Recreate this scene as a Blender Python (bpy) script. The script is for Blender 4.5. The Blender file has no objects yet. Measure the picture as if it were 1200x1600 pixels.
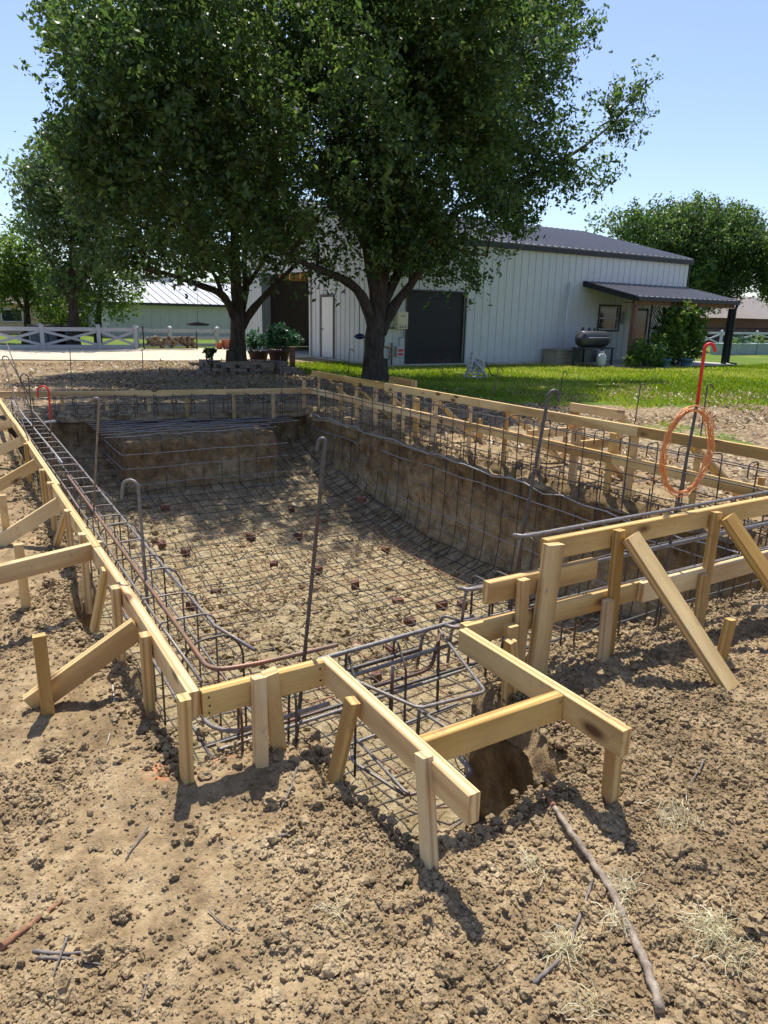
import bpy, math, random
import numpy as np
from mathutils import Vector, Matrix
random.seed(7); rng = np.random.default_rng(7)
scene = bpy.context.scene
C = scene.collection

# ---------------------------------------------------------------- camera
F = 1100.0; CX, CY = 600.0, 800.0; H = 1.5
def _ray(p):
    v = np.array([p[0]-CX, p[1]-CY, F]); return v/np.linalg.norm(v)
_y = _ray((-93., 479.)); _n = np.cross(_y, _ray((2466., 536.))); _n /= np.linalg.norm(_n)
if _n[1] < 0: _n = -_n
_u = -_n; _x = np.cross(_y, _u); _x /= np.linalg.norm(_x)
if _x[0] < 0: _x = -_x
def _dir(x, y):
    r = _ray((x, y)); return np.array([r@_x, r@_y, r@_u])
# a pixel of the photograph read as a point of a level / upright plane of the site
def P(x, y, z=0.0):
    v = _dir(x, y); t = (z-H)/v[2]; return Vector((v[0]*t, v[1]*t, z))
def PX(x, y, X):
    v = _dir(x, y); t = X/v[0]; return Vector((X, v[1]*t, H+v[2]*t))
def PY(x, y, Y):
    v = _dir(x, y); t = Y/v[1]; return Vector((v[0]*t, Y, H+v[2]*t))
cam_d = bpy.data.cameras.new('camera'); cam = bpy.data.objects.new('camera', cam_d); C.objects.link(cam)
cam_d.sensor_fit = 'VERTICAL'; cam_d.sensor_height = 32; cam_d.sensor_width = 24; cam_d.lens = F/1600*32
cam_d.clip_start = 0.05; cam_d.clip_end = 3000
R3 = Matrix(((_x[0], -_x[1], -_x[2]), (_y[0], -_y[1], -_y[2]), (_u[0], -_u[1], -_u[2])))
cam.matrix_world = Matrix.Translation((0, 0, H)) @ R3.to_4x4()
scene.camera = cam
# ---------------------------------------------------------------- light
SUNV = Vector((0.19, 0.385, 1.0)).normalized()
elev = math.asin(SUNV.z); azi = math.atan2(SUNV.x, SUNV.y)
w = bpy.data.worlds.new('World'); scene.world = w; w.use_nodes = True
nt = w.node_tree; bg = nt.nodes['Background']; sky = nt.nodes.new('ShaderNodeTexSky')
sky.sky_type = 'NISHITA'; sky.sun_disc = False; sky.sun_elevation = elev; sky.sun_rotation = azi
sky.air_density = 1.0; sky.dust_density = 0.8; sky.ozone_density = 4.0
hv = nt.nodes.new('ShaderNodeHueSaturation'); hv.inputs['Hue'].default_value = .51; hv.inputs['Saturation'].default_value = .98; nt.links.new(sky.outputs[0], hv.inputs['Color']); nt.links.new(hv.outputs[0], bg.inputs[0]); bg.inputs[1].default_value = 0.135
sd = bpy.data.lights.new('sun', 'SUN'); sd.energy = 4.6; sd.angle = math.radians(0.55); sd.color = (1, 0.95, 0.87)
so = bpy.data.objects.new('sun', sd); C.objects.link(so)
so.rotation_euler = (-SUNV).to_track_quat('-Z', 'Y').to_euler()
scene.view_settings.view_transform = 'Standard'; scene.view_settings.look = 'None'
scene.view_settings.exposure = 0.50; scene.view_settings.gamma = 1.0
scene.cycles.max_bounces = 6; scene.cycles.diffuse_bounces = 3; scene.cycles.transmission_bounces = 4
scene.cycles.transparent_max_bounces = 4

# ---------------------------------------------------------------- noise
def _hash(i, j, s):
    h = (i.astype(np.int64)*374761393 + j.astype(np.int64)*668265263 + s*982451653) & 0xffffffff
    h = ((h ^ (h >> 13))*1274126177) & 0xffffffff
    return ((h ^ (h >> 16)) & 0xffffff)/float(0xffffff)
def vn(x, y, s=0):
    xi = np.floor(x).astype(int); yi = np.floor(y).astype(int); u = x-xi; v = y-yi
    u = u*u*(3-2*u); v = v*v*(3-2*v)
    a = _hash(xi, yi, s); b = _hash(xi+1, yi, s); c = _hash(xi, yi+1, s); d = _hash(xi+1, yi+1, s)
    return (a*(1-u)+b*u)*(1-v)+(c*(1-u)+d*u)*v
def fbm(x, y, f, o=4, s=0):
    t = 0; a = 1; n = 0
    for k in range(o):
        t = t+a*(vn(x*f, y*f, s+k*17)-.5)*2; n += a; a *= .5; f *= 2.03
    return t/n
def lumps(x, y, cell, s, dens=.6):
    """half-buried clods: hemispherical bumps, one per random cell"""
    X = x/cell; Y = y/cell; xi = np.floor(X).astype(int); yi = np.floor(Y).astype(int); out = np.zeros_like(x)
    for dx in (-1, 0, 1):
        for dy in (-1, 0, 1):
            i = xi+dx; j = yi+dy
            px = i+_hash(i, j, s); py = j+_hash(i, j, s+1); r = .25+.45*_hash(i, j, s+2)**2
            on = _hash(i, j, s+3) < dens
            d2 = ((X-px)**2+(Y-py)**2)/(r*r)
            out = np.maximum(out, np.where(on & (d2 < 1), r*np.sqrt(np.maximum(0, 1-d2)), 0))
    return out*cell

# ---------------------------------------------------------------- mesh helpers
def mesh_np(name, V, Fc, mat, smooth=False, attrs=None):
    me = bpy.data.meshes.new(name); V = np.asarray(V, np.float32); Fc = np.asarray(Fc, np.int32)
    n, k = Fc.shape
    me.vertices.add(len(V)); me.vertices.foreach_set('co', V.ravel())
    me.loops.add(n*k); me.loops.foreach_set('vertex_index', Fc.ravel())
    me.polygons.add(n); me.polygons.foreach_set('loop_start', np.arange(0, n*k, k, dtype=np.int32))
    me.polygons.foreach_set('use_smooth', np.full(n, smooth))
    me.update(calc_edges=True)
    if attrs:
        for an, av in attrs.items():
            a = me.attributes.new(an, 'FLOAT', 'POINT'); a.data.foreach_set('value', np.asarray(av, np.float32))
    if mat: me.materials.append(mat)
    return me
def link(name, me, parent=None, loc=None):
    o = bpy.data.objects.new(name, me); C.objects.link(o)
    if parent is not None: o.parent = parent
    if loc is not None: o.location = loc
    return o
def tag(o, label=None, cat=None, group=None, kind=None):
    if label: o['label'] = label
    if cat: o['category'] = cat
    if group: o['group'] = group
    if kind: o['kind'] = kind
    return o
def thing(name, label, cat, loc, group=None):
    o = bpy.data.objects.new(name, None); C.objects.link(o); o.location = loc; o.empty_display_size = .1
    return tag(o, label, cat, group)
class MB:
    def __init__(s): s.v = []; s.f = []; s.sm = []
    def quad(s, a, b, c, d):
        n = len(s.v); s.v += [Vector(a), Vector(b), Vector(c), Vector(d)]; s.f.append((n, n+1, n+2, n+3)); s.sm.append(False); return s
    def poly(s, pts):
        n = len(s.v); s.v += [Vector(p) for p in pts]; s.f.append(tuple(range(n, n+len(pts)))); s.sm.append(False); return s
    def obox(s, o, ax, ay, az):
        """box centred on o with half-axes ax, ay, az"""
        o = Vector(o); ax = Vector(ax); ay = Vector(ay); az = Vector(az); n = len(s.v)
        if ax.cross(ay).dot(az) < 0: ax = -ax
        for i, j, k in ((-1,-1,-1),(1,-1,-1),(1,1,-1),(-1,1,-1),(-1,-1,1),(1,-1,1),(1,1,1),(-1,1,1)):
            s.v.append(o+ax*i+ay*j+az*k)
        for q in ((0,3,2,1),(4,5,6,7),(0,1,5,4),(1,2,6,5),(2,3,7,6),(3,0,4,7)): s.f.append(tuple(n+t for t in q)); s.sm.append(False)
        return s
    def box(s, a, b):
        a = Vector(a); b = Vector(b); c = (a+b)/2; h = (b-a)/2
        return s.obox(c, (abs(h.x),0,0), (0,abs(h.y),0), (0,0,abs(h.z)))
    def tube(s, pts, r, seg=6, caps=True, ribs=0, rad=None):
        pts = [Vector(p) for p in pts]
        if ribs:
            q = []
            for a, b in zip(pts, pts[1:]):
                m = max(1, int((b-a).length/ribs)); q += [a.lerp(b, t/m) for t in range(m)]
            pts = q+[pts[-1]]
        n0 = len(s.v); N = len(pts); up = None
        for i, p in enumerate(pts):
            t = (pts[min(i+1, N-1)]-pts[max(i-1, 0)])
            t = t.normalized() if t.length > 1e-9 else Vector((0,0,1))
            if up is None:
                up = t.orthogonal().normalized()
            up = (up-t*up.dot(t)); up = up.normalized() if up.length > 1e-6 else t.orthogonal().normalized()
            b = t.cross(up); rr = rad[i] if rad is not None and not ribs else r
            if ribs: rr = r*(1.13 if i % 2 else .93)
            for k in range(seg):
                a = 2*math.pi*k/seg; s.v.append(p+(up*math.cos(a)+b*math.sin(a))*rr)
        for i in range(N-1):
            for k in range(seg):
                a = n0+i*seg+k; c = n0+i*seg+(k+1) % seg
                s.f.append((a, c, c+seg, a+seg)); s.sm.append(True)
        if caps:
            s.f.append(tuple(n0+k for k in range(seg))[::-1]); s.sm.append(False)
            s.f.append(tuple(n0+(N-1)*seg+k for k in range(seg))); s.sm.append(False)
        return s
    def lathe(s, c, prof, seg=20, axis='z', close=True):
        c = Vector(c); n0 = len(s.v); N = len(prof)
        for r, h in prof:
            for k in range(seg):
                a = 2*math.pi*k/seg; x, y = r*math.cos(a), r*math.sin(a)
                s.v.append(c+(Vector((x, y, h)) if axis == 'z' else Vector((h, x, y)) if axis == 'x' else Vector((x, h, y))))
        for i in range(N-1):
            for k in range(seg):
                a = n0+i*seg+k; b = n0+i*seg+(k+1) % seg; s.f.append((a, b, b+seg, a+seg)); s.sm.append(True)
        if close:
            for i in (0, N-1): s.f.append(tuple(n0+i*seg+k for k in range(seg))); s.sm.append(False)
        return s
    def build(s, name, mat, parent=None, origin=None, label=None):
        o0 = Vector(parent.location) if parent is not None and origin is None and parent.parent is None else Vector(origin or (0,0,0))
        if parent is not None and parent.parent is not None and origin is None: o0 = Vector(parent.location)+Vector(parent.parent.location)
        me = bpy.data.meshes.new(name); me.from_pydata([tuple(v-o0) for v in s.v], [], s.f); me.update()
        me.polygons.foreach_set('use_smooth', s.sm)
        if mat: me.materials.append(mat)
        o = bpy.data.objects.new(name, me); C.objects.link(o)
        if parent is not None: o.parent = parent
        else: o.location = o0
        if label: o['label'] = label
        return o

# ---------------------------------------------------------------- materials
class NM:
    def __init__(s, name, rough=.8, metal=0.0, spec=.3):
        s.m = bpy.data.materials.new(name); s.m.use_nodes = True; s.t = s.m.node_tree; s.b = s.t.nodes['Principled BSDF']
        s.b.inputs['Roughness'].default_value = rough; s.b.inputs['Metallic'].default_value = metal
        s.b.inputs['Specular IOR Level'].default_value = spec; s.tc = None
    def n(s, typ, **kw):
        x = s.t.nodes.new('ShaderNode'+typ)
        for k, v in kw.items(): setattr(x, k, v)
        return x
    def l(s, a, b): s.t.links.new(a, b)
    def co(s, scale=(1,1,1)):
        if s.tc is None: s.tc = s.n('TexCoord')
        m = s.n('Mapping'); m.inputs['Scale'].default_value = scale; s.l(s.tc.outputs['Object'], m.inputs[0]); return m.outputs[0]
    def noise(s, scale, detail=5, rough=.55, co=None, dist=0):
        x = s.n('TexNoise'); x.inputs['Scale'].default_value = scale; x.inputs['Detail'].default_value = detail
        x.inputs['Roughness'].default_value = rough; x.inputs['Distortion'].default_value = dist
        s.l(co if co is not None else s.co(), x.inputs['Vector']); return x.outputs['Fac']
    def vor(s, scale, co=None, out='Distance', feature='F1'):
        x = s.n('TexVoronoi', feature=feature); x.inputs['Scale'].default_value = scale
        s.l(co if co is not None else s.co(), x.inputs['Vector']); return x.outputs[out]
    def ramp(s, fac, stops):
        r = s.n('ValToRGB'); e = r.color_ramp.elements
        while len(e) > 1: e.remove(e[0])
        for i, (p, c) in enumerate(stops):
            q = e[0] if i == 0 else e.new(p)
            q.position = p; q.color = (*c, 1) if len(c) == 3 else c
        s.l(fac, r.inputs[0]); return r.outputs[0]
    def mix(s, fac, a, b, mode='MIX'):
        x = s.n('MixRGB', blend_type=mode)
        for inp, v in ((x.inputs[0], fac), (x.inputs[1], a), (x.inputs[2], b)):
            if isinstance(v, (int, float)): inp.default_value = v
            elif isinstance(v, tuple): inp.default_value = (*v, 1)
            else: s.l(v, inp)
        return x.outputs[0]
    def math(s, op, a, b=None, clamp=False):
        x = s.n('Math', operation=op, use_clamp=clamp)
        for inp, v in ((x.inputs[0], a), (x.inputs[1], b)):
            if v is None: continue
            if isinstance(v, (int, float)): inp.default_value = v
            else: s.l(v, inp)
        return x.outputs[0]
    def attr(s, name): return s.n('Attribute', attribute_name=name).outputs['Fac']
    def base(s, c):
        if isinstance(c, tuple): s.b.inputs['Base Color'].default_value = (*c, 1)
        else: s.l(c, s.b.inputs['Base Color'])
        return s
    def bump(s, h, strength=.5, dist=.01):
        x = s.n('Bump'); x.inputs['Strength'].default_value = strength; x.inputs['Distance'].default_value = dist
        s.l(h, x.inputs['Height']); s.l(x.outputs[0], s.b.inputs['Normal']); return s

def simple(name, col, rough=.7, metal=0, var=.12, scale=6, spec=.3):
    m = NM(name, rough, metal, spec); f = m.noise(scale, 5)
    lo = tuple(c*(1-var*1.6) for c in col); hi = tuple(min(1, c*(1+var)) for c in col)
    m.base(m.ramp(f, [(.3, lo), (.7, hi)])); return m.m

def dirt_mat(name, a, b, c, patch=True):
    m = NM(name, .95, 0, .1)
    big = m.noise(.8, 3); mid = m.noise(9, 6, .65); fine = m.noise(70, 4, .7)
    col = m.ramp(mid, [(.28, a), (.5, b), (.72, c)])
    b2_ = m.noise(2.6, 4, .6)
    col = m.mix(1.0, col, m.ramp(big, [(.32, (.78,.76,.74)), (.68, (1.15,1.15,1.15))]), 'MULTIPLY')
    col = m.mix(m.ramp(b2_, [(.54, (0,0,0)), (.70, (.45,.45,.45))]), col, c); col = m.mix(m.ramp(b2_, [(.30, (.55,.55,.55)), (.42, (0,0,0))]), col, a)
    col = m.mix(.55, col, m.ramp(fine, [(.3, (.45,.42,.38)), (.7, (1.25,1.2,1.1))]), 'MULTIPLY')
    gr = m.vor(160)
    m.base(col).bump(m.math('ADD', m.math('MULTIPLY', fine, 1.0), m.math('MULTIPLY', gr, .5)), .9, .006)
    return m, col
DA, DB, DC = (.17,.122,.068), (.315,.232,.133), (.47,.37,.225)
mclod = dirt_mat('dry_clod', (.20,.150,.088), (.345,.262,.155), (.52,.415,.262))[0].m
def make_ground():
    m, col = dirt_mat('site_ground', DA, DB, DC)
    # dry mulch / dead grass
    mu = m.noise(16, 6, .7); mul = m.ramp(mu, [(.34, (.07,.05,.03)), (.47, (.2,.14,.085)), (.6, (.42,.33,.19)), (.75, (.6,.5,.32))])
    nz = m.noise(1.7, 5, .65); n2 = m.noise(14, 3)
    e = m.math('ADD', m.math('MULTIPLY', m.math('SUBTRACT', nz, .5), 1.1), m.math('MULTIPLY', m.math('SUBTRACT', n2, .5), .45))
    fm = m.ramp(m.math('ADD', m.attr('mulch'), e), [(.45, (0,0,0)), (.55, (1,1,1))])
    g = m.noise(22, 5, .7); gcol = m.ramp(g, [(.3, (.045,.075,.012)), (.5, (.10,.16,.022)), (.72, (.19,.26,.04))])
    gy = m.noise(.45, 4, .6); gcol = m.mix(m.ramp(gy, [(.48, (0,0,0)), (.68, (.55,.55,.55))]), gcol, (.27,.25,.07))
    fl = m.ramp(m.math('ADD', m.attr('lawn'), e), [(.46, (0,0,0)), (.56, (1,1,1))])
    col = m.mix(fm, col, mul); col = m.mix(fl, col, gcol)
    pn = m.noise(40, 4, .7); pf = m.math('MULTIPLY', m.attr('paint'), m.ramp(pn, [(.5, (0,0,0)), (.6, (1,1,1))]))
    col = m.mix(pf, col, (.75,.2,.08)); m.base(col); return m.m
mground = make_ground()
def make_floor():
    m = NM('pit_soil', .95, 0, .1)
    big = m.noise(.55, 4, .6); mid = m.noise(7, 6, .65); fine = m.noise(55, 5, .75)
    pale = m.ramp(mid, [(.3, (.36,.28,.165)), (.5, (.62,.52,.32)), (.7, (.80,.71,.49))])
    dark = m.ramp(mid, [(.3, (.17,.12,.064)), (.5, (.33,.24,.13)), (.7, (.52,.395,.225))])
    z = m.n('SeparateXYZ'); m.l(m.co(), z.inputs[0])
    # topsoil brown above, pale clay below
    t = m.math('ADD', m.math('MULTIPLY', z.outputs['Z'], 1.6), m.math('MULTIPLY', m.math('SUBTRACT', big, .5), 1.1))
    col = m.mix(m.ramp(m.math('ADD', t, 1.5), [(.15, (0,0,0)), (.95, (1,1,1))]), pale, dark)
    col = m.mix(.55, col, m.ramp(fine, [(.3, (.45,.42,.38)), (.7, (1.25,1.2,1.1))]), 'MULTIPLY')
    streak = m.noise(6, 8, .78, co=m.co((1.6, 1.6, .8)), dist=1.0); col = m.mix(.7, col, m.ramp(streak, [(.34, (.5,.43,.37)), (.47, (1.05,1.0,.94)), (.66, (1.3,1.22,1.1))]), 'MULTIPLY')
    m.base(col).bump(m.math('ADD', fine, m.math('MULTIPLY', m.math('ADD', mid, streak), 2.2)), 1.0, .03)
    return m.m
mfloor = make_floor()
def make_wood(name, a, b, c, knots=True):
    m = NM(name, .62, 0, .25)
    oi = m.n('ObjectInfo'); tc = m.n('TexCoord'); mp = m.n('Mapping'); mp.inputs['Scale'].default_value = (1.2, 22, 16)
    ad = m.n('VectorMath', operation='ADD'); sc = m.n('VectorMath', operation='SCALE'); cb = m.n('CombineXYZ')
    m.l(oi.outputs['Random'], cb.inputs[0]); m.l(oi.outputs['Random'], cb.inputs[1]); m.l(oi.outputs['Random'], cb.inputs[2])
    m.l(cb.outputs[0], sc.inputs[0]); sc.inputs['Scale'].default_value = 23.0
    m.l(tc.outputs['Object'], ad.inputs[0]); m.l(sc.outputs[0], ad.inputs[1]); m.l(ad.outputs[0], mp.inputs[0])
    w_ = m.n('TexWave', wave_type='BANDS', bands_direction='Y'); w_.inputs['Scale'].default_value = .55
    w_.inputs['Distortion'].default_value = 5.5; w_.inputs['Detail'].default_value = 3; w_.inputs['Detail Scale'].default_value = .6
    m.l(mp.outputs[0], w_.inputs['Vector'])
    fn = m.noise(9, 4, .7, co=mp.outputs[0])
    col = m.ramp(w_.outputs['Fac'], [(.0, a), (.35, b), (.85, c)])
    col = m.mix(.35, col, m.ramp(fn, [(.3, (.6,.55,.5)), (.7, (1.15,1.12,1.1))]), 'MULTIPLY')
    bl = m.noise(3, 3, co=ad.outputs[0]); col = m.mix(.35, col, m.ramp(bl, [(.35, (.7,.62,.55)), (.6, (1.08,1.05,1.0))]), 'MULTIPLY')
    if knots:
        mk = m.n('Mapping'); mk.inputs['Scale'].default_value = (3.4, 8, 8); m.l(ad.outputs[0], mk.inputs[0])
        k = m.vor(1.0, co=mk.outputs[0]); col = m.mix(m.ramp(k, [(.10, (1,1,1)), (.16, (.5,.5,.5)), (.24, (0,0,0))]), col, (.14,.062,.026))
    mud = m.noise(7, 6, .75, co=ad.outputs[0]); col = m.mix(m.ramp(mud, [(.60, (0,0,0)), (.68, (.6,.6,.6))]), col, (.26,.19,.115))
    gw_ = m.noise(1.6, 3, co=ad.outputs[0]); col = m.mix(m.ramp(gw_, [(.52, (0,0,0)), (.78, (.2,.2,.2))]), col, (.34,.28,.19))
    # each piece of lumber its own tone
    hs = m.n('HueSaturation'); m.l(col, hs.inputs['Color']); m.l(m.math('ADD', m.math('MULTIPLY', oi.outputs['Random'], .3), .85), hs.inputs['Value'])
    m.l(m.math('ADD', m.math('MULTIPLY', oi.outputs['Random'], -.25), 1.1), hs.inputs['Saturation'])
    m.base(hs.outputs[0]).bump(fn, .25, .002); return m.m
mwood = make_wood('new_pine', (.46,.28,.10), (.63,.42,.16), (.75,.55,.24))
mwood2 = make_wood('stake_pine', (.47,.29,.11), (.61,.41,.165), (.71,.52,.235), False)
def make_steel(name, c1, c2, rust, amt):
    m = NM(name, .5, .25, .5); f = m.noise(5, 5, .6); g = m.noise(60, 3)
    col = m.ramp(g, [(.3, c1), (.7, c2)]); m.base(m.mix(m.ramp(f, [(amt, (0,0,0)), (amt+.12, (1,1,1))]), col, rust)); m.bump(g, .3, .002); return m.m
msteel = make_steel('rebar_steel', (.15,.135,.12), (.27,.25,.23), (.19,.10,.06), .56)
mdark = make_steel('dark_rebar', (.06,.054,.05), (.12,.11,.10), (.14,.07,.042), .52)
mrust = make_steel('rusty_rebar', (.17,.10,.065), (.26,.165,.11), (.30,.15,.08), .5)
mlight = make_steel('bare_rebar', (.30,.30,.30), (.46,.46,.46), (.2,.12,.08), .62)
def plain(name, col, rough=.6, metal=0, spec=.4):
    m = NM(name, rough, metal, spec).base(col); return m.m
mred = plain('red_plastic', (.62,.03,.03), .4)
mcopper = NM('copper_wire', .45, .45, .5).base((.78,.33,.12)).m
mbrick = simple('brick_red', (.17,.085,.062), .9, var=.3, scale=40)

# ---------------------------------------------------------------- ground sheet
PIT = [(.50,2.07),(.72,2.10),(.97,2.03),(.94,1.66),(.98,1.43),(1.22,1.37),(1.54,1.38),(1.70,1.44),(1.75,1.70),(1.76,2.02),(1.84,2.12),(2.6,2.14),(5.05,2.14),(5.03,6),(4.98,10.62),(2.8,11.05),(.50,11.5),(.47,7),(.50,4.3),(.38,4.0),(.37,3.35),(.48,3.2)]
def sdist(x, y, poly=PIT):
    """signed distance, positive inside the pit"""
    d = np.full(x.shape, 1e9); ins = np.zeros(x.shape, bool); n = len(poly)
    for i in range(n):
        ax, ay = poly[i]; bx, by = poly[(i+1) % n]; ex, ey = bx-ax, by-ay
        t = np.clip(((x-ax)*ex+(y-ay)*ey)/(ex*ex+ey*ey), 0, 1)
        d = np.minimum(d, np.hypot(x-ax-t*ex, y-ay-t*ey))
        c = (ay > y) != (by > y)
        with np.errstate(divide='ignore', invalid='ignore'):
            xi = (bx-ax)*(y-ay)/(by-ay if by != ay else 1e-9)+ax
        ins ^= c & (x < xi)
    return np.where(ins, d, -d)
def gbase(x, y):
    z = .05*fbm(x, y, .25, 2, 3)+.036*fbm(x, y, 1.7, 3, 5)
    far = np.clip((np.hypot(x, y)-7)/6, 0, 1)
    z = z*(1-far*.75)+far*.05
    # low spoil ridges beside the excavation
    s = sdist(x, y)
    z = z+np.where(s < 0, .035*np.exp(-(s+.12)**2/.012), 0)*(y < 2.6)*(.6+.8*fbm(x, y, 2.5, 2, 8))
    return z
TR = [((-.9,.9),(.35,2.6)),((-.2,.55),(.9,1.15)),((1.9,.6),(3.6,1.7))]
def tread(x, y):
    d = 0
    for (a, b) in TR:
        ex, ey = b[0]-a[0], b[1]-a[1]; L = math.hypot(ex, ey); ex, ey = ex/L, ey/L
        u = (x-a[0])*ex+(y-a[1])*ey; v = (x-a[0])*-ey+(y-a[1])*ex
        d = d+np.exp(-(v/.10)**4)*np.clip(u/.1, 0, 1)*np.clip((L-u)/.1, 0, 1)*(.6+.4*np.sin(u*60))*np.clip(.5+2*fbm(x, y, 1.6, 2, 88), 0, 1)
    return d
def gheight(x, y):
    z = gbase(x, y)-.012*tread(x, y); near = np.exp(-np.maximum(0, np.hypot(x-1, y-1)-3.5)/4)
    rough = .38+.62*np.clip(.5+2.2*fbm(x, y, 1.1, 3, 31), 0, 1)
    z = z+(.014*fbm(x, y, 9, 5, 11)+(lumps(x, y, .085, 41, .2)*.45+lumps(x+.3, y+.7, .03, 71, .5)*.4+lumps(x, y, .042, 51, .5)*.5+lumps(x, y, .02, 61, .6)*.55)*rough)*near
    return z
def axis(fine0, fine1, st, lo, hi, g=1.045, mx=.6):
    a = list(np.arange(fine0, fine1, st)); s = st
    while a[-1] < hi: s = min(s*g, mx); a.append(a[-1]+s)
    s = st; b = []; p = fine0
    while p > lo: s = min(s*g, mx); p -= s; b.append(p)
    return np.array([-900, -300, -120]+b[::-1]+a+[120, 300, 900.])
ax = axis(-.55, 3.1, .0072, -14, 42); ay = axis(.45, 2.75, .0072, -8, 44, 1.02, .4)
GX, GY = np.meshgrid(ax, ay); S = sdist(GX, GY)
def cutd(x, y): return sdist(x, y)+.045*fbm(x, y, 4, 3, 77)+.02*fbm(x, y, 14, 2, 79)
wob = .045*fbm(GX, GY, 4, 3, 77)+.02*fbm(GX, GY, 14, 2, 79)
S2 = S+wob
GZ = gheight(GX, GY)
GZ = GZ-np.clip(S2/.066, 0, 1)**2*.10-np.clip((S2+.08)/.08, 0, 1)*.02
idx = np.arange(GX.size).reshape(GX.shape)
inn = S2 > .066
keep = ~(inn[:-1,:-1] & inn[1:,:-1] & inn[:-1,1:] & inn[1:,1:])
q = np.stack([idx[:-1,:-1], idx[:-1,1:], idx[1:,1:], idx[1:,:-1]], -1)[keep]
def seg_side(x, y, pts):
    """y-distance above a polyline given as sorted x"""
    xs, ys = zip(*pts); return y-np.interp(x, xs, ys)
lawn = np.clip(.5+.5*seg_side(GX, GY, [(7.2,16),(7.9,12.0),(8.6,9.6),(10.5,8.2),(14,6.9),(30,3)])/1.0, 0, 1)
lawn *= np.clip((GX-7.4)/1.2, 0, 1)
lawn = np.where((GX < 11) & (GY > 19.2) & (GX > 7), 0, lawn)
strip = np.exp(-((GX-6)**2/9+(GY-20.6)**2/.8)); lawn = np.maximum(lawn, .6*strip)
lawn = np.where(GY > 29.2, 1, lawn); lawn = np.where((GY > 17.9) & (GX < -2), 1, lawn)
lawn = np.maximum(lawn, .52*np.exp(-((GX-4.3)**2/3+(GY-15.6)**2/.6)))
# worn turf between form and lawn
lawn = np.maximum(lawn, .55*np.exp(-((GX-8.4)**2/1.5+(GY-6.2)**2/4)))
mulch = np.clip((GY-10.9)/.8+.2, 0, 1)*np.clip((22.5-GY)/1, 0, 1)
mulch = np.maximum(mulch, np.clip((GX-5.9)/1.2, 0, 1)*(GY > 1))
paint = np.zeros_like(GX)
for (px, py, r) in ((365,1185,.07),(345,1192,.05),(262,1222,.06),(240,1068,.03)):
    c = P(px, py); paint = np.maximum(paint, np.exp(-((GX-c.x)**2+(GY-c.y)**2)/r**2))
g_me = mesh_np('ground', np.stack([GX, GY, GZ], -1).reshape(-1, 3), q, mground, True, {'lawn': lawn.ravel(), 'mulch': mulch.ravel(), 'paint': paint.ravel()})
tag(link('ground', g_me), kind='structure')

# ---------------------------------------------------------------- pit
def zfloor(x, y):
    b = np.interp(y, [1.2, 1.95, 2.3, 3.2, 4.5, 7, 8, 9.2, 10.3, 11.5], [-.78, -.80, -1.05, -1.15, -1.32, -1.36, -1.22, -1.05, -.70, -.5])
    s = sdist(x, y)
    return b+.22*np.clip(1-s/.35, 0, 1)**2
fx = np.arange(.25, 5.3, .034); fy = np.arange(1.05, 11.7, .034); FX, FY = np.meshgrid(fx, fy)
heap = .10*np.exp(-((FX-2.5)**2/.3+(FY-5.4)**2/.35))+.05*np.exp(-((FX-1.4)**2/.1+(FY-9.2)**2/.8))
FZ = zfloor(FX, FY)+.035*fbm(FX, FY, 2.2, 4, 91)+heap+lumps(FX, FY, .16, 95, .4)*.5+lumps(FX, FY, .08, 99, .5)*.5
ii = np.arange(FX.size).reshape(FX.shape); qf = np.stack([ii[:-1,:-1], ii[:-1,1:], ii[1:,1:], ii[1:,:-1]], -1)
kf = sdist(FX, FY) > -.16; kk = kf[:-1,:-1] & kf[1:,1:]
tag(link('pit_floor', mesh_np('pit_floor', np.stack([FX, FY, FZ], -1).reshape(-1, 3), qf[kk], mfloor, True)), kind='structure')
# walls of the excavation
pts = []; nr = []
for i in range(len(PIT)):
    a = np.array(PIT[i]); b = np.array(PIT[(i+1) % len(PIT)]); L = np.linalg.norm(b-a); n = max(1, int(L/.03))
    d = (b-a)/L
    for k in range(n): pts.append(a+(b-a)*k/n); nr.append((d[1], -d[0]))
pts = np.array(pts); nr = np.array(nr)
if True:
    ker = np.ones(9)/9; m_ = len(nr); ext = np.concatenate([nr[-4:], nr, nr[:4]])
    nr = np.stack([np.convolve(ext[:,k], ker, 'valid') for k in (0,1)], -1)
area = sum(PIT[i][0]*PIT[(i+1)%len(PIT)][1]-PIT[(i+1)%len(PIT)][0]*PIT[i][1] for i in range(len(PIT)))
if area < 0: nr = -nr          # nr points out of the pit
wobp = .045*fbm(pts[:,0], pts[:,1], 4, 3, 77)+.02*fbm(pts[:,0], pts[:,1], 14, 2, 79)
arc = np.concatenate([[0], np.cumsum(np.linalg.norm(np.diff(pts, axis=0), axis=1))])
zs = np.arange(-.025, -1.62, -.03); AA, ZZ = np.meshgrid(arc, zs)
off = -(.028+.058*np.clip((-ZZ-.025)/.09, 0, 1)*np.clip(1.6+ZZ, .4, 1))+(wobp)[None,:]*np.clip(1+ZZ/.5, .2, 1)+(.07*fbm(AA, ZZ, 2.3, 4, 121)+.05*np.abs(fbm(AA*2.2, ZZ*.8, 4, 4, 131))+.025*fbm(AA, ZZ, 11, 2, 133)+lumps(AA, ZZ, .11, 141, .4)*-.3)*np.clip((-ZZ-.09)/.12, .0, 1)
off -= .04*np.clip((-ZZ-.9)/.6, 0, 1)
nf = np.clip((2.15-pts[:,1])/.2, 0, 1)*(pts[:,0] < 1.9); off = off*(1-.25*nf[None,:])
WX = pts[:,0][None,:]+nr[:,0][None,:]*off; WY = pts[:,1][None,:]+nr[:,1][None,:]*off
M, N = WX.shape; ii = np.arange(M*N).reshape(M, N); jj = np.roll(ii, -1, 1)
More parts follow.
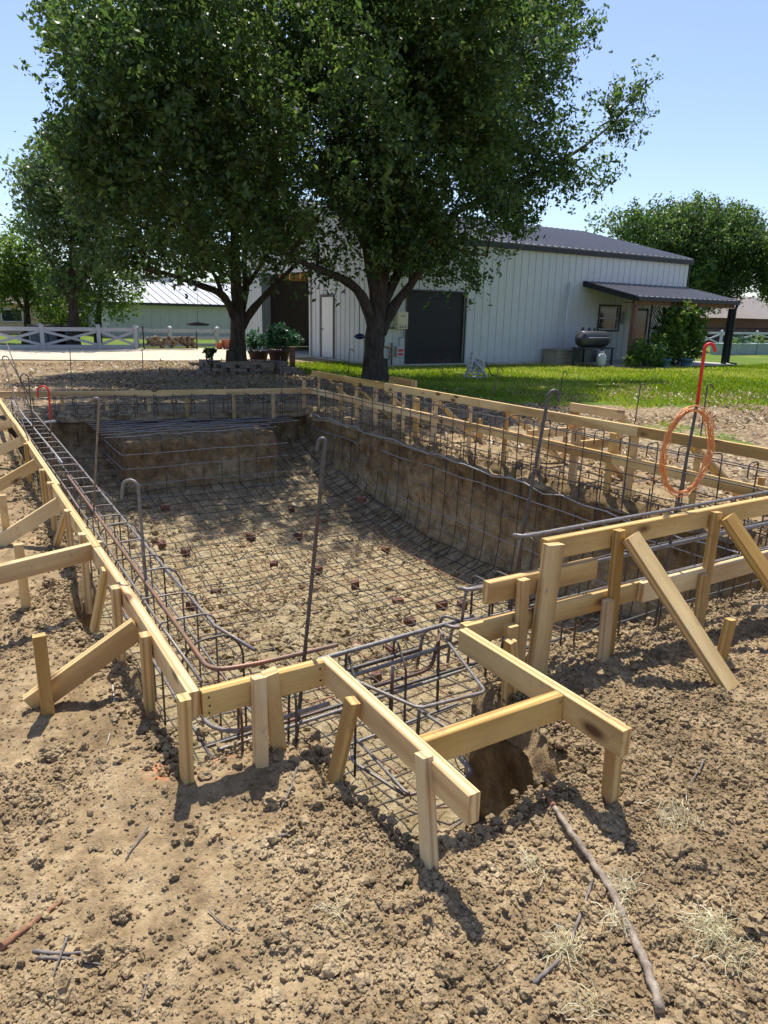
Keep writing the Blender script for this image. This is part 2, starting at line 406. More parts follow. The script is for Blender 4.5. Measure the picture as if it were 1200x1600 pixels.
qw = np.stack([ii[:-1], jj[:-1], jj[1:], ii[1:]], -1).reshape(-1, 4)
tag(link('pit_wall', mesh_np('pit_wall', np.stack([WX, WY, ZZ+.012*fbm(AA,ZZ,9,2,7)], -1).reshape(-1, 3), qw, mfloor, True)), kind='structure')
# block of uncut earth for the bench
def earth_block(x0, x1, y0, y1, z0, z1, st=.035):
    V = []; Fc = []
    def face(o, u, v, nu, nv, nrm, sd):
        n0 = sum(len(a) for a in V)
        U, W_ = np.meshgrid(np.linspace(0, 1, nu), np.linspace(0, 1, nv))
        p = np.array(o)[None,None]+U[...,None]*np.array(u)+W_[...,None]*np.array(v)
        a, b = (U*np.linalg.norm(u), W_*np.linalg.norm(v))
        ed = np.minimum(np.minimum(U, 1-U)*np.linalg.norm(u), np.minimum(W_, 1-W_)*np.linalg.norm(v))
        X, Y, Z = p[...,0].copy(), p[...,1].copy(), p[...,2].copy(); tp = np.clip((Z-z1+.12)/.12, 0, 1)
        p[...,0] += .05*fbm(Y*1.1+Z*.8, Z*1.3-X*.5, 2.6, 5, 11)+.025*tp*np.where(X < (x0+x1)/2, 1, -1)*np.exp(-np.minimum(X-x0, x1-X)/.1)
        p[...,1] += .055*fbm(X*1.1+Z*.7, Z*1.4+Y*.4, 2.8, 5, 13)+.03*tp*np.exp(-(Y-y0)/.06)
        p[...,2] += .05*fbm(X+Z*.3, Y, 3.2, 5, 15)-.02*tp*np.exp(-np.minimum(np.minimum(X-x0, x1-X), Y-y0)/.06)
        # crumble the top edges
        k = np.arange(nu*nv).reshape(nv, nu)+n0
        V.append(p.reshape(-1, 3)); Fc.append(np.stack([k[:-1,:-1], k[:-1,1:], k[1:,1:], k[1:,:-1]], -1).reshape(-1, 4))
    w_, d_, h_ = x1-x0, y1-y0, z1-z0; nx, ny, nz = [int(t/st)+2 for t in (w_, d_, h_)]
    face((x0,y0,z0), (w_,0,0), (0,0,h_), nx, nz, (0,-1,0), 201); face((x0,y1,z0), (0,-d_,0), (0,0,h_), ny, nz, (-1,0,0), 203)
    face((x1,y0,z0), (0,d_,0), (0,0,h_), ny, nz, (1,0,0), 205); face((x0,y0,z1), (w_,0,0), (0,d_,0), nx, ny, (0,0,1), 207)
    return mesh_np('earth_block', np.concatenate(V), np.concatenate(Fc), mfloor, True)
BX0, BX1, BY0, BY1, BZ = 1.86, 4.02, 9.62, 11.2, -.16
tag(link('earth_bench', earth_block(BX0, BX1, BY0, BY1, -1.3, BZ)), kind='structure')

# ---------------------------------------------------------------- loose clods
def ico():
    t = (1+5**.5)/2; v = [(-1,t,0),(1,t,0),(-1,-t,0),(1,-t,0),(0,-1,t),(0,1,t),(0,-1,-t),(0,1,-t),(t,0,-1),(t,0,1),(-t,0,-1),(-t,0,1)]
    f = [(0,11,5),(0,5,1),(0,1,7),(0,7,10),(0,10,11),(1,5,9),(5,11,4),(11,10,2),(10,7,6),(7,1,8),(3,9,4),(3,4,2),(3,2,6),(3,6,8),(3,8,9),(4,9,5),(2,4,11),(6,2,10),(8,6,7),(9,8,1)]
    return np.array(v, float)/math.sqrt(1+t*t), np.array(f)
def subdiv(v, f):
    v = list(map(tuple, v)); cache = {}; nf = []
    def mid(a, b):
        k = (min(a,b), max(a,b))
        if k not in cache:
            m = np.array(v[a])+np.array(v[b]); m /= np.linalg.norm(m); cache[k] = len(v); v.append(tuple(m))
        return cache[k]
    for a, b, c in f:
        x, y, z = mid(a,b), mid(b,c), mid(c,a); nf += [(a,x,z),(b,y,x),(c,z,y),(x,y,z)]
    return np.array(v), np.array(nf)
I0 = ico(); I1 = subdiv(*I0); I2 = subdiv(*I1); I3 = subdiv(*I2)
def scatter(xs, ys, zs, rs, base):
    v, f = base; n = len(xs); k = len(v)
    d = 1+.38*(rng.random((n, k))-.5)*2
    V = v[None]*d[...,None]*rs[:,None,None]*np.array([1,1,.75])
    a = rng.random(n)*6.283; c, s = np.cos(a), np.sin(a); st = .7+.6*rng.random((n,1)); V[...,0] *= st
    b = (rng.random(n)-.5)*1.6; cb, sb = np.cos(b), np.sin(b)
    x = V[...,0]*cb[:,None]-V[...,2]*sb[:,None]; z = V[...,0]*sb[:,None]+V[...,2]*cb[:,None]; y = V[...,1]
    X = x*c[:,None]-y*s[:,None]+xs[:,None]; Y = x*s[:,None]+y*c[:,None]+ys[:,None]; Z = z+zs[:,None]
    return np.stack([X, Y, Z], -1).reshape(-1, 3), (f[None]+(np.arange(n)*k)[:,None,None]).reshape(-1, 3)
def samp(n, x0, x1, y0, y1, dmin, power=1.0):
    """random spots, denser near the dug corner, more where the soil is broken"""
    xs = rng.uniform(x0, x1, n); ys = rng.uniform(y0, y1, n)
    d = np.hypot(xs-.8, ys-.6); p = np.clip((1.6/np.maximum(d, 1.6))**power, 0, 1)*np.clip(.08+2.5*(fbm(xs, ys, 1.1, 3, 31)+.22), .13, 1)
    k = (rng.random(n) < p) & (cutd(xs, ys) < .015); return xs[k], ys[k]
Vs, Fs, off_ = [], [], 0
def addc(xs, ys, rs, base, zf=gheight, sink=.25):
    global off_
    if len(xs) == 0: return
    V, Fc = scatter(xs, ys, zf(xs, ys)+rs*(.62-sink), rs, base); Vs.append(V); Fs.append(Fc+off_); off_ += len(V)
xs, ys = samp(270000, -1.6, 4.6, .3, 4.2, 0, 1.3); addc(xs, ys, .0028+.0045*rng.random(len(xs))**2, I0)
xs, ys = samp(42000, -2.4, 7.2, .3, 6.0, 0, 1.1); addc(xs, ys, .005+.008*rng.random(len(xs))**2, I0)
xs, ys = samp(15000, -2.5, 8.5, .3, 8.5, 0, .8); addc(xs, ys, .007+.013*rng.random(len(xs))**2.6, I1)
xs, ys = samp(16000, -1.6, 4.6, .3, 4.2, 0, 1.0); addc(xs, ys, .006+.007*rng.random(len(xs)), I1)
xs, ys = samp(420, -2.5, 6, .4, 6, 0, .6); addc(xs, ys, .018+.016*rng.random(len(xs))**2, I2)
# crumbs along the lip of the cut
n = 9000; k = rng.integers(0, len(pts), n); o = rng.normal(0, .08, n)
xs = pts[k,0]+nr[k,0]*o; ys = pts[k,1]+nr[k,1]*o; m_ = (cutd(xs, ys) < .03) & (ys < 9); xs, ys = xs[m_], ys[m_]
addc(xs, ys, .005+.014*rng.random(len(xs))**3, I1)
tag(link('loose_clods', mesh_np('loose_clods', np.concatenate(Vs), np.concatenate(Fs), mclod, False)), 'dry tan crumbs and clods of soil strewn over the ground', 'soil clods', kind='stuff')
Vs, Fs, off_ = [], [], 0
def pf(x, y): return zfloor(x, y)+.035*fbm(x, y, 2.2, 4, 91)
def inpit(n, x0, x1, y0, y1, cx=None, cy=None, sg=None):
    xs = rng.normal(cx, sg, n) if cx else rng.uniform(x0, x1, n); ys = rng.normal(cy, sg*1.3, n) if cx else rng.uniform(y0, y1, n)
    k = (sdist(xs, ys) > .04) & ~((xs > BX0-.03) & (xs < BX1+.03) & (ys > BY0-.03)); return xs[k], ys[k]
xs, ys = inpit(16000, .5, 5, 1.3, 11); addc(xs, ys, .007+.02*rng.random(len(xs))**3, I0, pf)
xs, ys = inpit(1800, 0, 0, 0, 0, 2.5, 5.4, .42); addc(xs, ys, .012+.035*rng.random(len(xs))**2, I1, lambda x, y: pf(x, y)+.10*np.exp(-((x-2.5)**2/.3+(y-5.4)**2/.35)))
xs, ys = inpit(900, 0, 0, 0, 0, 1.4, 9.4, .35); addc(xs, ys, .015+.04*rng.random(len(xs))**2, I1, pf)
n = 1500; k = rng.integers(0, len(pts), n); o = -np.abs(rng.normal(0, .1, n))-.03; xs = pts[k,0]+nr[k,0]*o; ys = pts[k,1]+nr[k,1]*o
addc(xs, ys, .012+.04*rng.random(n)**3, I1, pf)
tag(link('pit_rubble', mesh_np('pit_rubble', np.concatenate(Vs), np.concatenate(Fs), mfloor, False)), 'pale clay crumbs lying on the floor of the pit', 'soil clods', kind='stuff')
def gz(x, y): return float(gheight(np.array([x]), np.array([y]))[0])
def gzb(x, y): return float(gbase(np.array([x]), np.array([y]))[0])
# the biggest clods are things of their own
big = [((188,1433),.030,'largest pale clod in the group at the lower left'),((190,1487),.030,'smooth rounded clod just below the pale clod at lower left'),
       ((502,1515),.026,'dark sided clod alone near the bottom middle'),((85,1178),.055,'broad crumbly clod on the left below the long leaning brace'),
       ((533,1258),.034,'round clod at the foot of the leaning stake in front of the notch'),((318,1158),.026,'rounded stone-like clod under the front board near the corner stake'),
       ((840,1492),.030,'clod beside the thin grey branch near its lower end'),((1048,1350),.055,'big root-bound clod with dry grass on the right'),
       ((770,1520),.030,'dark lump between the thin branch and the bottom edge'),((80,1562),.030,'clod in the bottom left corner'),
       ((1170,1155),.028,'grey stone-like clod near the right edge below the diagonal brace'),((1012,1438),.04,'dark clod against the long branch'),
       ((430,1480),.024,'pale clod in the small cluster at bottom centre'),((1085,1370),.026,'small clod just right of the root-bound clod')]
for (p, r, lab) in big:
    c = P(*p); c.z = gz(c.x, c.y)+r*.12
    v, f = I3; r *= .82; d = 1+.10*(rng.random(len(v))-.5)*2+.42*fbm(v[:,0]*1.6+c.x*9+v[:,2], v[:,1]*1.6-v[:,2]*.7+c.y*7, 1.5, 3, 5)
    o = link('soil_clod', mesh_np('soil_clod', v*d[:,None]*r*np.array([1.15,1,.75]), f, mclod, False), None, c)
    o.rotation_euler = (0, 0, random.random()*6); tag(o, lab, 'clod', 'large clods on the bare ground')

# ---------------------------------------------------------------- lumber
def plank(name, a, b, wid, th, parent, mat=None, up=(0,0,1), label=None, point=0):
    """board from a to b (centre line); wid along `up`, th across; own local X runs along the grain"""
    a = Vector(a); b = Vector(b); x = (b-a); L = x.length; x.normalize(); up = Vector(up); z = (up-x*up.dot(x)).normalized(); y = z.cross(x)
    h, t = wid/2, th/2; e = min(.0022, t*.4); V = []; Fc = []
    prof = [(-t+e,-h),(t-e,-h),(t,-h+e),(t,h-e),(t-e,h),(-t+e,h),(-t,h-e),(-t,-h+e)]
    nx = max(2, int(L/.25)); warp = random.uniform(-1, 1)*.004*L; tw = random.uniform(-.01, .01)
    for i in range(nx+1):
        u = i/nx; dx = -L/2+L*u; dy = warp*4*u*(1-u)
        s = 1.0
        if point and u > .999: s = .25
        for (py, pz) in prof: V.append((dx, py*s+dy, pz*s+tw*py*u))
    for i in range(nx):
        for k in range(8): a0 = i*8+k; a1 = i*8+(k+1) % 8; Fc.append((a0, a0+8, a1+8, a1))
    Fc.append(tuple(range(8))); Fc.append(tuple(nx*8+k for k in range(8))[::-1])
    me = bpy.data.meshes.new(name); me.from_pydata(V, [], Fc); me.update(); me.materials.append(mat or mwood)
    import bmesh; bm = bmesh.new(); bm.from_mesh(me); bmesh.ops.recalc_face_normals(bm, faces=bm.faces); bm.to_mesh(me); bm.free()
    o = bpy.data.objects.new(name, me); C.objects.link(o)
    Mw = Matrix((x, y, z)).transposed().to_4x4(); c = (a+b)/2
    if parent is not None: o.parent = parent; c = c-Vector(parent.location)
    Mw.translation = c; o.matrix_local = Mw
    if label: o['label'] = label
    return o
W24, T24 = .089, .038
def board(parent, a, b, ztop, out=0, label=None, w_=W24):
    """horizontal board on edge; a, b are xy of its top centre line"""
    a = Vector((a[0], a[1], ztop-w_/2)); b = Vector((b[0], b[1], ztop-w_/2)); return plank('board', a, b, w_, T24, parent, label=label)
def stake(parent, top, bot, wid=.045, th=.035, name='stake', deep=.10, face=(0,1,0), label=None):
    top = Vector(top); bot = Vector(bot); d = (bot-top).normalized()
    return plank(name, top, bot+d*deep, wid, th, parent, mwood2, up=Vector(face).cross(d) if abs(Vector(face).dot(d)) < .9 else (1,0,0), label=label, point=0)

# A: long left form
ZL = .35
tA = thing('left_form', 'long low pine form along the left side of the pit, held by stakes and braces', 'formwork', (.52, 6, 0))
ptsA = [P(310,1080,ZL), P(228,962,ZL), P(128,822,ZL), P(26,668,ZL)]
ys_ = [1.99, 3.62, 5.15, 8.05, 11.5]
for i in range(4):
    a, b = ys_[i], ys_[i+1]; dx = .012*(i % 2)
    board(tA, (.535-dx*.5, a+.002), (.53-dx, b-.002), ZL+(.003 if i % 2 else 0))
def PS(x, y, X=.50): return PX(x, y, X)
for (tx, ty, bx, by) in ((285,1052,275,1178),(225,975,227,1073),(178,893,180,967),(124,792,128,832),(103,775,106,850),(76,733,80,800),(62,700,64,790),(40,690,42,740)):
    t = PX(tx, ty, .495); t.z = min(t.z, .36); t.z = max(t.z, .30); stake(tA, t, (t.x, t.y+.02, 0), face=(1,0,0))
# short kickers leaning out from the board
for (p0, p1) in (((172,888),(147,985)),((112,792),(88,850))):
    t = P(p0[0], p0[1], .33); b = P(p1[0], p1[1], 0.02); plank('brace', (t.x-.02, t.y, t.z), b, .05, .035, tA, mwood2, up=(0,1,0))
# long 2x4 braces running out to their own stakes
for (p0, p1, st, sb) in (((216,980),(48,1102),(78,997),(76,1120)),((96,785),(-6,850),(10,782),(13,852)),((62,722),(-30,775),None,None),((45,684),(-40,722),None,None),((20,660),(-40,682),None,None)):
    t = P(p0[0], p0[1], .28); b = P(p1[0], p1[1], .03); plank('brace', t, b, W24, T24, tA)
    if st:
        g = P(sb[0], sb[1], 0); tp = PX(st[0], st[1], g.x); tp = Vector((g.x, g.y, .34)); stake(tA, tp, g, face=(0,1,0))
# side board going off to the left
tB = thing('side_form', 'pine board running left out of frame from the long form, on one stake', 'formwork', (.2, 3.4, 0))
a = P(148,846,ZL); b = P(-60,897,ZL); board(tB, (a.x+.03, a.y), (b.x, b.y), ZL); g = P(41,950,0); stake(tB, (g.x, g.y, .35), g, face=(0,1,0))

# C: front corner run
tC = thing('front_form', 'short front board at the near corner of the pit with a split pair of stakes', 'formwork', (.75, 1.99, 0))
board(tC, (.556, 1.99), (.985, 1.99), ZL)
stake(tC, (.735, 1.952, .37), (.725, 1.93, -.05), face=(0,1,0)); stake(tC, (.775, 1.955, .375), (.83, 2.02, -.02), .05, face=(0,1,0))
tD = thing('step_form', 'board jutting forward at the front notch, nailed to a tall near stake', 'formwork', (1.0, 1.5, 0))
board(tD, (1.0, 2.005), (1.0, 1.165), ZL)
g = P(685,1378,-.01); stake(tD, (.975, 1.355, .358), (.97, 1.29, -.02), face=(1,0,0)); stake(tD, (.955, 1.72, .34), (.90, 1.76, 0), face=(1,0,0))
tE = thing('notch_form', 'T-shaped boards of the front notch, one cross board and one with a knotty free end', 'formwork', (1.4, 1.5, 0))
board(tE, (1.021, 1.43), (1.548, 1.425), ZL); board(tE, (1.57, 1.96), (1.57, 1.17), ZL)
stake(tE, (1.60, 1.235, .33), (1.62, 1.24, 0), face=(1,0,0)); stake(tE, PX(797,1000,1.74), (1.82, 1.90, -.05), face=(1,0,0))

# F: raised near right wall form
tF = thing('raised_front_form', 'three-high pine boards of the raised wall on the right with long diagonal braces', 'formwork', (2.6, 2.0, 0))
YF = 1.99
board(tF, (1.592, YF), (2.62, YF), ZL); board(tF, (2.58, YF-.04), (4.4, YF-.04), ZL+.004)
a = PY(760,912,YF); board(tF, (a.x, YF-.0), (2.3, YF), .508); a = PY(850,848,YF); board(tF, (a.x, YF), (4.6, YF), .64)
def tstake(px, pyt, pyb, dx=0, **k):
    t = PY(px, pyt, YF-.045); bx = t.x+dx; stake(tF, t, (bx, YF-.06, 0), **k)
tstake(818,905,1095); tstake(866,850,1045, -.06, wid=.089, th=.038); tstake(968,828,995); tstake(1120,800,955, -.03)
for (px, t_, b_) in ((798,960,1075),(948,925,1010),(1100,880,965)):
    t = PY(px, t_, YF-.07); stake(tF, (t.x, YF-.082, min(t.z,.34)), (t.x, YF-.09, 0))
t = PY(985,838,YF-.075); b = P(1142,1078,.04); plank('brace', t, b, W24, T24, tF, up=(1,0,0)); t2 = PY(1136,808,YF-.075); plank('brace', t2, t2+(b-t)*1.0, W24, T24, tF, up=(1,0,0))
g = P(1122,1050,0); stake(tF, (g.x+.03, g.y, .25), g, face=(0,1,0))

# G: right wall form (raised, two boards) and braces outside
tG = thing('right_form', 'long raised form of two boards along the right side of the pit, stakes behind', 'formwork', (5.02, 6, 0))
jn = [1.95, 4.0, 6.15, 8.2, 10.45]
for zt, sh in ((.64, 0), (.358, .25)):
    for a, b in zip(jn, jn[1:]): board(tG, (5.0, a+sh*(a > 2)), (5.0, min(10.45, b+sh-.004)), zt)
sx = [(498,582,622),(532,600,640),(557,603,655),(587,610,668),(617,615,678),(631,615,680),(652,618,688),(680,625,695),(735,635,710),(792,650,722),(845,665,735),(902,675,748),(957,690,755),(990,694,760),(1090,715,790)]
for (px, a, b) in sx:
    t = PX(px, a, 5.045); y = t.y; wd = random.choice([.045, .06, .089]); stake(tG, (5.045, y, random.uniform(.5,.63)), (5.045, y+random.uniform(-.02,.02), 0), wd, .03, face=(1,0,0))
for y in (10.1, 9.3, 8.4, 7.2, 5.75, 4.9, 3.55):
    plank('brace', (5.07, y, .56), (5.55, y-.35, .03), .08, .035, tG, up=(0,1,0)); stake(tG, (5.57, y-.36, .3), (5.57, y-.36, 0), face=(1,0,0))
tH = thing('skimmer_form', 'short board notch behind the right form, two stakes, bars across its top', 'formwork', (5.6, 5.5, 0))
a = PX(893,630,5.62); b = PX(975,640,5.62); board(tH, (5.62, a.y), (5.62, b.y), .66); stake(tH, (5.66, b.y+.05, .6), (5.66, b.y+.05, 0), .06, face=(1,0,0)); stake(tH, (5.66, a.y-.05, .6), (5.66, a.y-.05, 0), .06, face=(1,0,0))
board(tH, (5.03, a.y), (5.6, a.y), .40); board(tH, (5.03, b.y), (5.6, b.y), .40)
tI = thing('tree_side_form', 'short box of boards behind the right form beside the tree trunk', 'formwork', (5.6, 8.6, 0))
a = PX(610,584,5.62); b = PX(645,591,5.62); board(tI, (5.62, a.y), (5.62, b.y), .64); stake(tI, (5.66, b.y, .63), (5.66, b.y, 0), .06, face=(1,0,0)); stake(tI, (5.66, a.y, .6), (5.66, a.y, 0), .06, face=(1,0,0))
# J: far form
tJ = thing('far_form', 'weathered board form across the far end of the pit on short stakes', 'formwork', (2.8, 11.2, 0))
fj = [P(-5,611.5,ZL), P(225,610,ZL), P(352,608,ZL), P(487,606,ZL)]
for a, b in zip(fj, fj[1:]): board(tJ, (a.x, a.y), (b.x, b.y), ZL)
for (px, x0) in ((96,0),(166,0),(232,0),(293,0),(366,0),(428,0)):
    t = P(px, 612, ZL-.03); stake(tJ, (t.x, t.y+.04, .3), (t.x, t.y+.04, 0), face=(0,1,0))
t = P(477,606,ZL); stake(tJ, (t.x, t.y+.05, .47), (t.x, t.y+.05, 0), .05, face=(0,1,0))

# nail heads where the near boards meet
mnail = plain('nail_head', (.07,.06,.055), .5, .5)
for par, fx_, spots in ((tC, 'y', ((.575,.33),(.577,.30),(.574,.275),(.735,.335),(.80,.33),(.965,.33),(.967,.285))), (tE, 'y', ((1.54,.33),(1.542,.285)))):
    yy = {tC: 1.99-T24/2-.001, tE: 1.43-T24/2-.001}[par]
    for (x_, z_) in spots: MB().lathe((x_, yy, z_), [(.0035,-.0015),(.0035,.001)], 8, 'y').build('nail', mnail, par)

# ---------------------------------------------------------------- rebar
def wav(a, b, n=7, amp=.012):
    a = Vector(a); b = Vector(b); out = []
    for i in range(n+1):
        p = a.lerp(b, i/n)
        if 0 < i < n: p = p+Vector((random.uniform(-amp,amp), random.uniform(-amp,amp), random.uniform(-amp,amp)))
        out.append(p)
    return out
def arc_pts(c, r, a0, a1, u, v, n=8):
    c = Vector(c); u = Vector(u); v = Vector(v)
    return [c+(u*math.cos(a0+(a1-a0)*i/n)+v*math.sin(a0+(a1-a0)*i/n))*r for i in range(n+1)]
def bar(parent, pts_, r=.005, mat=None, name='bar', seg=5, ribs=0): return MB().tube(pts_, r, seg, ribs=ribs).build(name, mat or msteel, parent)
def rounded(pts_, r=.03, n=4):
    pts_ = [Vector(p) for p in pts_]; out = [pts_[0]]
    for a, b, c in zip(pts_, pts_[1:], pts_[2:]):
        u = (a-b); v = (c-b); k = min(r, u.length*.45, v.length*.45); p = b+u.normalized()*k; q_ = b+v.normalized()*k
        for i in range(n+1):
            t = i/n; out.append(p*(1-t)**2+b*2*t*(1-t)+q_*t*t)
    return out+[pts_[-1]]
def zf1(x, y): return float(zfloor(np.array([x]), np.array([y]))[0])
# floor mat
tm = thing('floor_mat', 'grid of thin rebar tied over the pale floor of the pit', 'rebar mat', (2.8, 5.8, -1.2))
def floorbar(parent, a, b, r, up0=True):
    n = max(6, int((Vector(b)-Vector(a)).length/.35)); L = []
    for i in range(n+1):
        x = a[0]+(b[0]-a[0])*i/n; y = a[1]+(b[1]-a[1])*i/n
        L.append(Vector((x+random.uniform(-.02,.02), y+random.uniform(-.02,.02), zf1(x, y)+.085+random.uniform(-.014,.018))))
    bar(parent, L, r*.9, mdark if random.random() < .8 else mrust, seg=4)
x = .72
while x < 4.93:
    y1 = BY0-.04 if BX0-.05 < x < BX1+.05 else 10.7
    floorbar(tm, (x, 2.2 if x > 1.5 or x < 1.05 else 1.5), (x+random.uniform(-.02,.02), y1), .0062); x += .15
y = 2.2; k = 0
while y < 10.6:
    if y < BY0-.02: floorbar(tm, (.62, y), (4.92, y+random.uniform(-.03,.03)), .0062)
    y += .172 if y < 8.5 else .2
# left bank of bars at the far end
for y in (9.75, 10.05, 10.35, 10.65): floorbar(tm, (.62, y), (BX0-.04, y), .0052); floorbar(tm, (BX1+.04, y), (4.9, y), .0052)
# wall mats
tr = thing('wall_mat', 'rebar grid standing against the cut right wall of the pit', 'rebar mat', (4.93, 6, -1))
y = 2.45
while y < 10.5:
    x = 4.93; zb = zf1(4.8, y)+.08
    bar(tr, rounded([(4.45, y, zb-.02), (4.86, y, zb+.05), (x, y+.02, zb+.35), (x, y, .15)], .12), .005, mdark, seg=4); y += .262
for z, m_ in ((-.28, mlight), (-.55, msteel), (-.82, mlight), (-1.03, msteel)):
    bar(tr, wav((4.90, 2.2, z), (4.90, 10.4, z+.03), 26, .012), .0055, m_, seg=4)
bar(tr, wav((4.86, 2.6, -.16), (4.86, 10.3, -.02), 30, .03), .007, mlight, name='hose', seg=5)
# cage on top of right wall
tc_ = thing('right_cage', 'bond beam rebar cage of hooked stirrups along the raised right form', 'rebar cage', (4.9, 6, .3))
for (x, z) in ((4.86,.50),(4.93,.50),(4.86,.36),(4.93,.22),(4.86,.12),(4.93,.03)):
    bar(tc_, wav((x, 2.1, z), (x, 10.3, z), 22, .008), .0055, mdark, seg=5)
y = 2.3; k = 0
while y < 10.3:
    zt = .555+.012*math.sin(k*2.1); j = random.uniform(-.015,.015)
    bar(tc_, rounded([(4.82, y+j, .44), (4.82, y+j, zt), (4.95, y, zt), (4.95, y-j, -.35)], .035), .0055, mdark, 'stirrup')
    if k % 5 == 2: bar(tc_, rounded([(4.80, y+.1, .02), (4.80, y+.1, .16), (4.92, y+.1, .16), (4.92, y+.1, .1)], .03), .006, mdark, 'stirrup')
    y += .225 if 4.2 < y < 8 else .29; k += 1
# bench / earth block mat
tb = thing('bench_mat', 'rebar wrapped over the uncut block of earth at the far end', 'rebar mat', (2.9, 10.3, -.5))
x = BX0-.03
while x < BX1+.1:
    bar(tb, rounded([(x, 11.1, BZ+.06), (x, BY0-.06, BZ+.06+random.uniform(-.015,.01)), (x, BY0-.07, -.98)], .06), .005, msteel, seg=4); x += .262
for z in (-.33, -.52, -.75, -.93): bar(tb, rounded(wav((BX0-.06, 11.0, z+.02), (BX0-.06, BY0-.075, z), 3, .01)+wav((BX0+.1, BY0-.08, z), (BX1+.14, BY0-.08, z), 8, .012), .05), .0055, mlight, seg=4)
for y in (BY0-.02, 9.85, 10.05, 10.22, 10.4, 10.6, 10.8, 11.0): bar(tb, wav((BX0-.25, y, BZ+.07), (BX1+.55*(y > 10), y, BZ+.07), 10, .014), .0055, mlight, seg=4)
# far cage
tf = thing('far_cage', 'rebar cage of uprights and rails in front of the far board', 'rebar cage', (2.8, 11.05, .1))
def farY(x): return fj[0].y+(fj[3].y-fj[0].y)*(x-fj[0].x)/(fj[3].x-fj[0].x)-.12
for z, dy in ((.26,0),(.26,-.16),(.14,0),(.02,-.02),(-.12,0)):
    bar(tf, wav((.6, farY(.6)+dy, z), (4.9, farY(4.9)+dy, z), 16, .008), .0058, msteel if dy else mdark, seg=5)
x = .7
while x < 4.9:
    bar(tf, rounded([(x, farY(x)-.17, .02), (x, farY(x)-.17, .29), (x, farY(x), .29), (x, farY(x), -.5)], .03), .005, mdark, 'stirrup'); x += .27
# left beam cage
tl = thing('left_cage', 'ladder-like rebar cage with rounded stirrups beside the left form', 'rebar cage', (.7, 6, .2))
bar(tl, [Vector((.87, 2.34, .26)), Vector((.80, 2.6, .27)), Vector((.80, 4.2, .27)), Vector((.815, 6.4, .27)), Vector((.84, 11.2, .27))], .0075, msteel, seg=8)
bar(tl, wav((.62, 2.2, .26), (.60, 11.2, .26), 14, .004), .0065, msteel, seg=8)
bar(tl, wav((.62, 2.12, .0), (.62, 9, .0), 12, .005), .006, msteel); bar(tl, wav((.86, 2.25, -.02), (.86, 9, -.02), 12, .005), .0055, msteel)
bar(tl, wav((.70, 6.2, .285), (.68, 11.0, .285), 8, .01), .007, mlight)
y = 2.42; k = 0
while y < 11:
    j = random.uniform(-.02, .02); m_ = msteel if k % 4 else mdark
    if k % 3 == 0 and y < 5.2:
        bar(tl, rounded([(.60, y, .02), (.60, y+j, .22), (.66, y, .31), (.80, y+j, .31), (.85, y, .24), (.855, y, -.3)], .05, 5), .0048, m_, 'stirrup', 6)
    else: bar(tl, rounded([(.60, y, -.2 if k % 6 == 1 else .24), (.60, y, .285), (.79, y+j, .285), (.835, y+j, .26), (.84, y, -.5)], .03, 5), .0044, m_, 'stirrup', 6)
    y += .285; k += 1
# long rusty bar bent round the corner
o = MB().tube(rounded([(.66, 5.6, .305), (.655, 4.0, .305), (.645, 2.5, .31), (.64, 2.16, .315), (.80, 2.125, .32), (1.12, 2.14, .31)], .09, 8), .0085, 8, ribs=.006).build('bent_rebar', mrust, None, (.66, 3, .3))
tag(o, 'long rusty brown bar lying on the left cage and bent round the near corner', 'rebar')
# front beam cage
tq = thing('front_cage', 'heavy rebar cage with triangular loops in the front notch', 'rebar cage', (1.2, 2.1, .1))
def R(*p, **k): bar(tq, p[0], p[1] if len(p) > 1 else .008, k.get('m', msteel), k.get('n', 'bar'), 8, ribs=.0055)
R([(1.02,2.11,.285),(1.75,2.12,.30)], .009); R([(.74,2.08,.20),(1.2,2.085,.20),(1.75,2.10,.215)], .008); R([(.98,2.17,.17),(1.52,2.16,.19)], .009, m=mdark)
R([(.63,2.09,.05),(1.7,2.12,.06)], .007); R([(.62,2.20,.0),(2.3,2.22,.02)], .007, m=mdark); R([(.63,2.08,-.12),(1.7,2.13,-.1)], .006)
R(rounded([(.62,2.6,.12),(.62,2.14,.12),(.68,2.06,.12),(1.05,2.07,.12)], .06, 6), .008)
for x in (.70, .90, 1.14, 1.36): R(rounded([(x,2.03,-.2),(x,2.03,.20),(x+.02,2.14,.28),(x+.05,2.2,.22),(x+.05,2.22,-.1)], .03), .0048, m=mdark, n='stirrup')
# upper loop, lower loop of the notch
zu = .25; u1, u2, u3, u4 = P(553,1063,zu), P(655,1107,zu), P(759,1081,zu), P(690,990,zu)
bar(tq, rounded([P(541,1050,zu+.02), u1, u2, u3, u4, P(683,976,zu+.02)], .025), .0065, msteel, 'loop', 8)
zl = -.13; l1, l2, l3, l4 = P(551,1190,zl), P(635,1244,zl), P(739,1210,zl), P(706,1152,zl)
bar(tq, rounded([P(548,1152,zl), l1, l2, l3, l4], .03), .0065, msteel, 'loop', 8)
bar(tq, rounded([P(530,1125,zl+.05), P(632,1236,zl+.02), P(640,1240,zl+.02)], .01), .006, msteel, 'loop', 8)
bar(tq, rounded([P(695,1160,zl+.03), P(734,1203,zl+.02), P(728,1213,zl)], .01), .006, msteel, 'loop', 8)
for (t, b) in (((655,1107),(652,1160)),((614,1040),(611,1120)),((686,985),(683,1110))):
    a = P(t[0], t[1], zu); bar(tq, [a, PX(b[0], b[1], a.x)], .0065, mdark, 'upright', 6)
bar(tq, rounded([P(688,990,zu), P(675,1040,.16), P(660,1050,.15), P(560,1080,.15)], .04), .008, mdark, 'loop', 8)
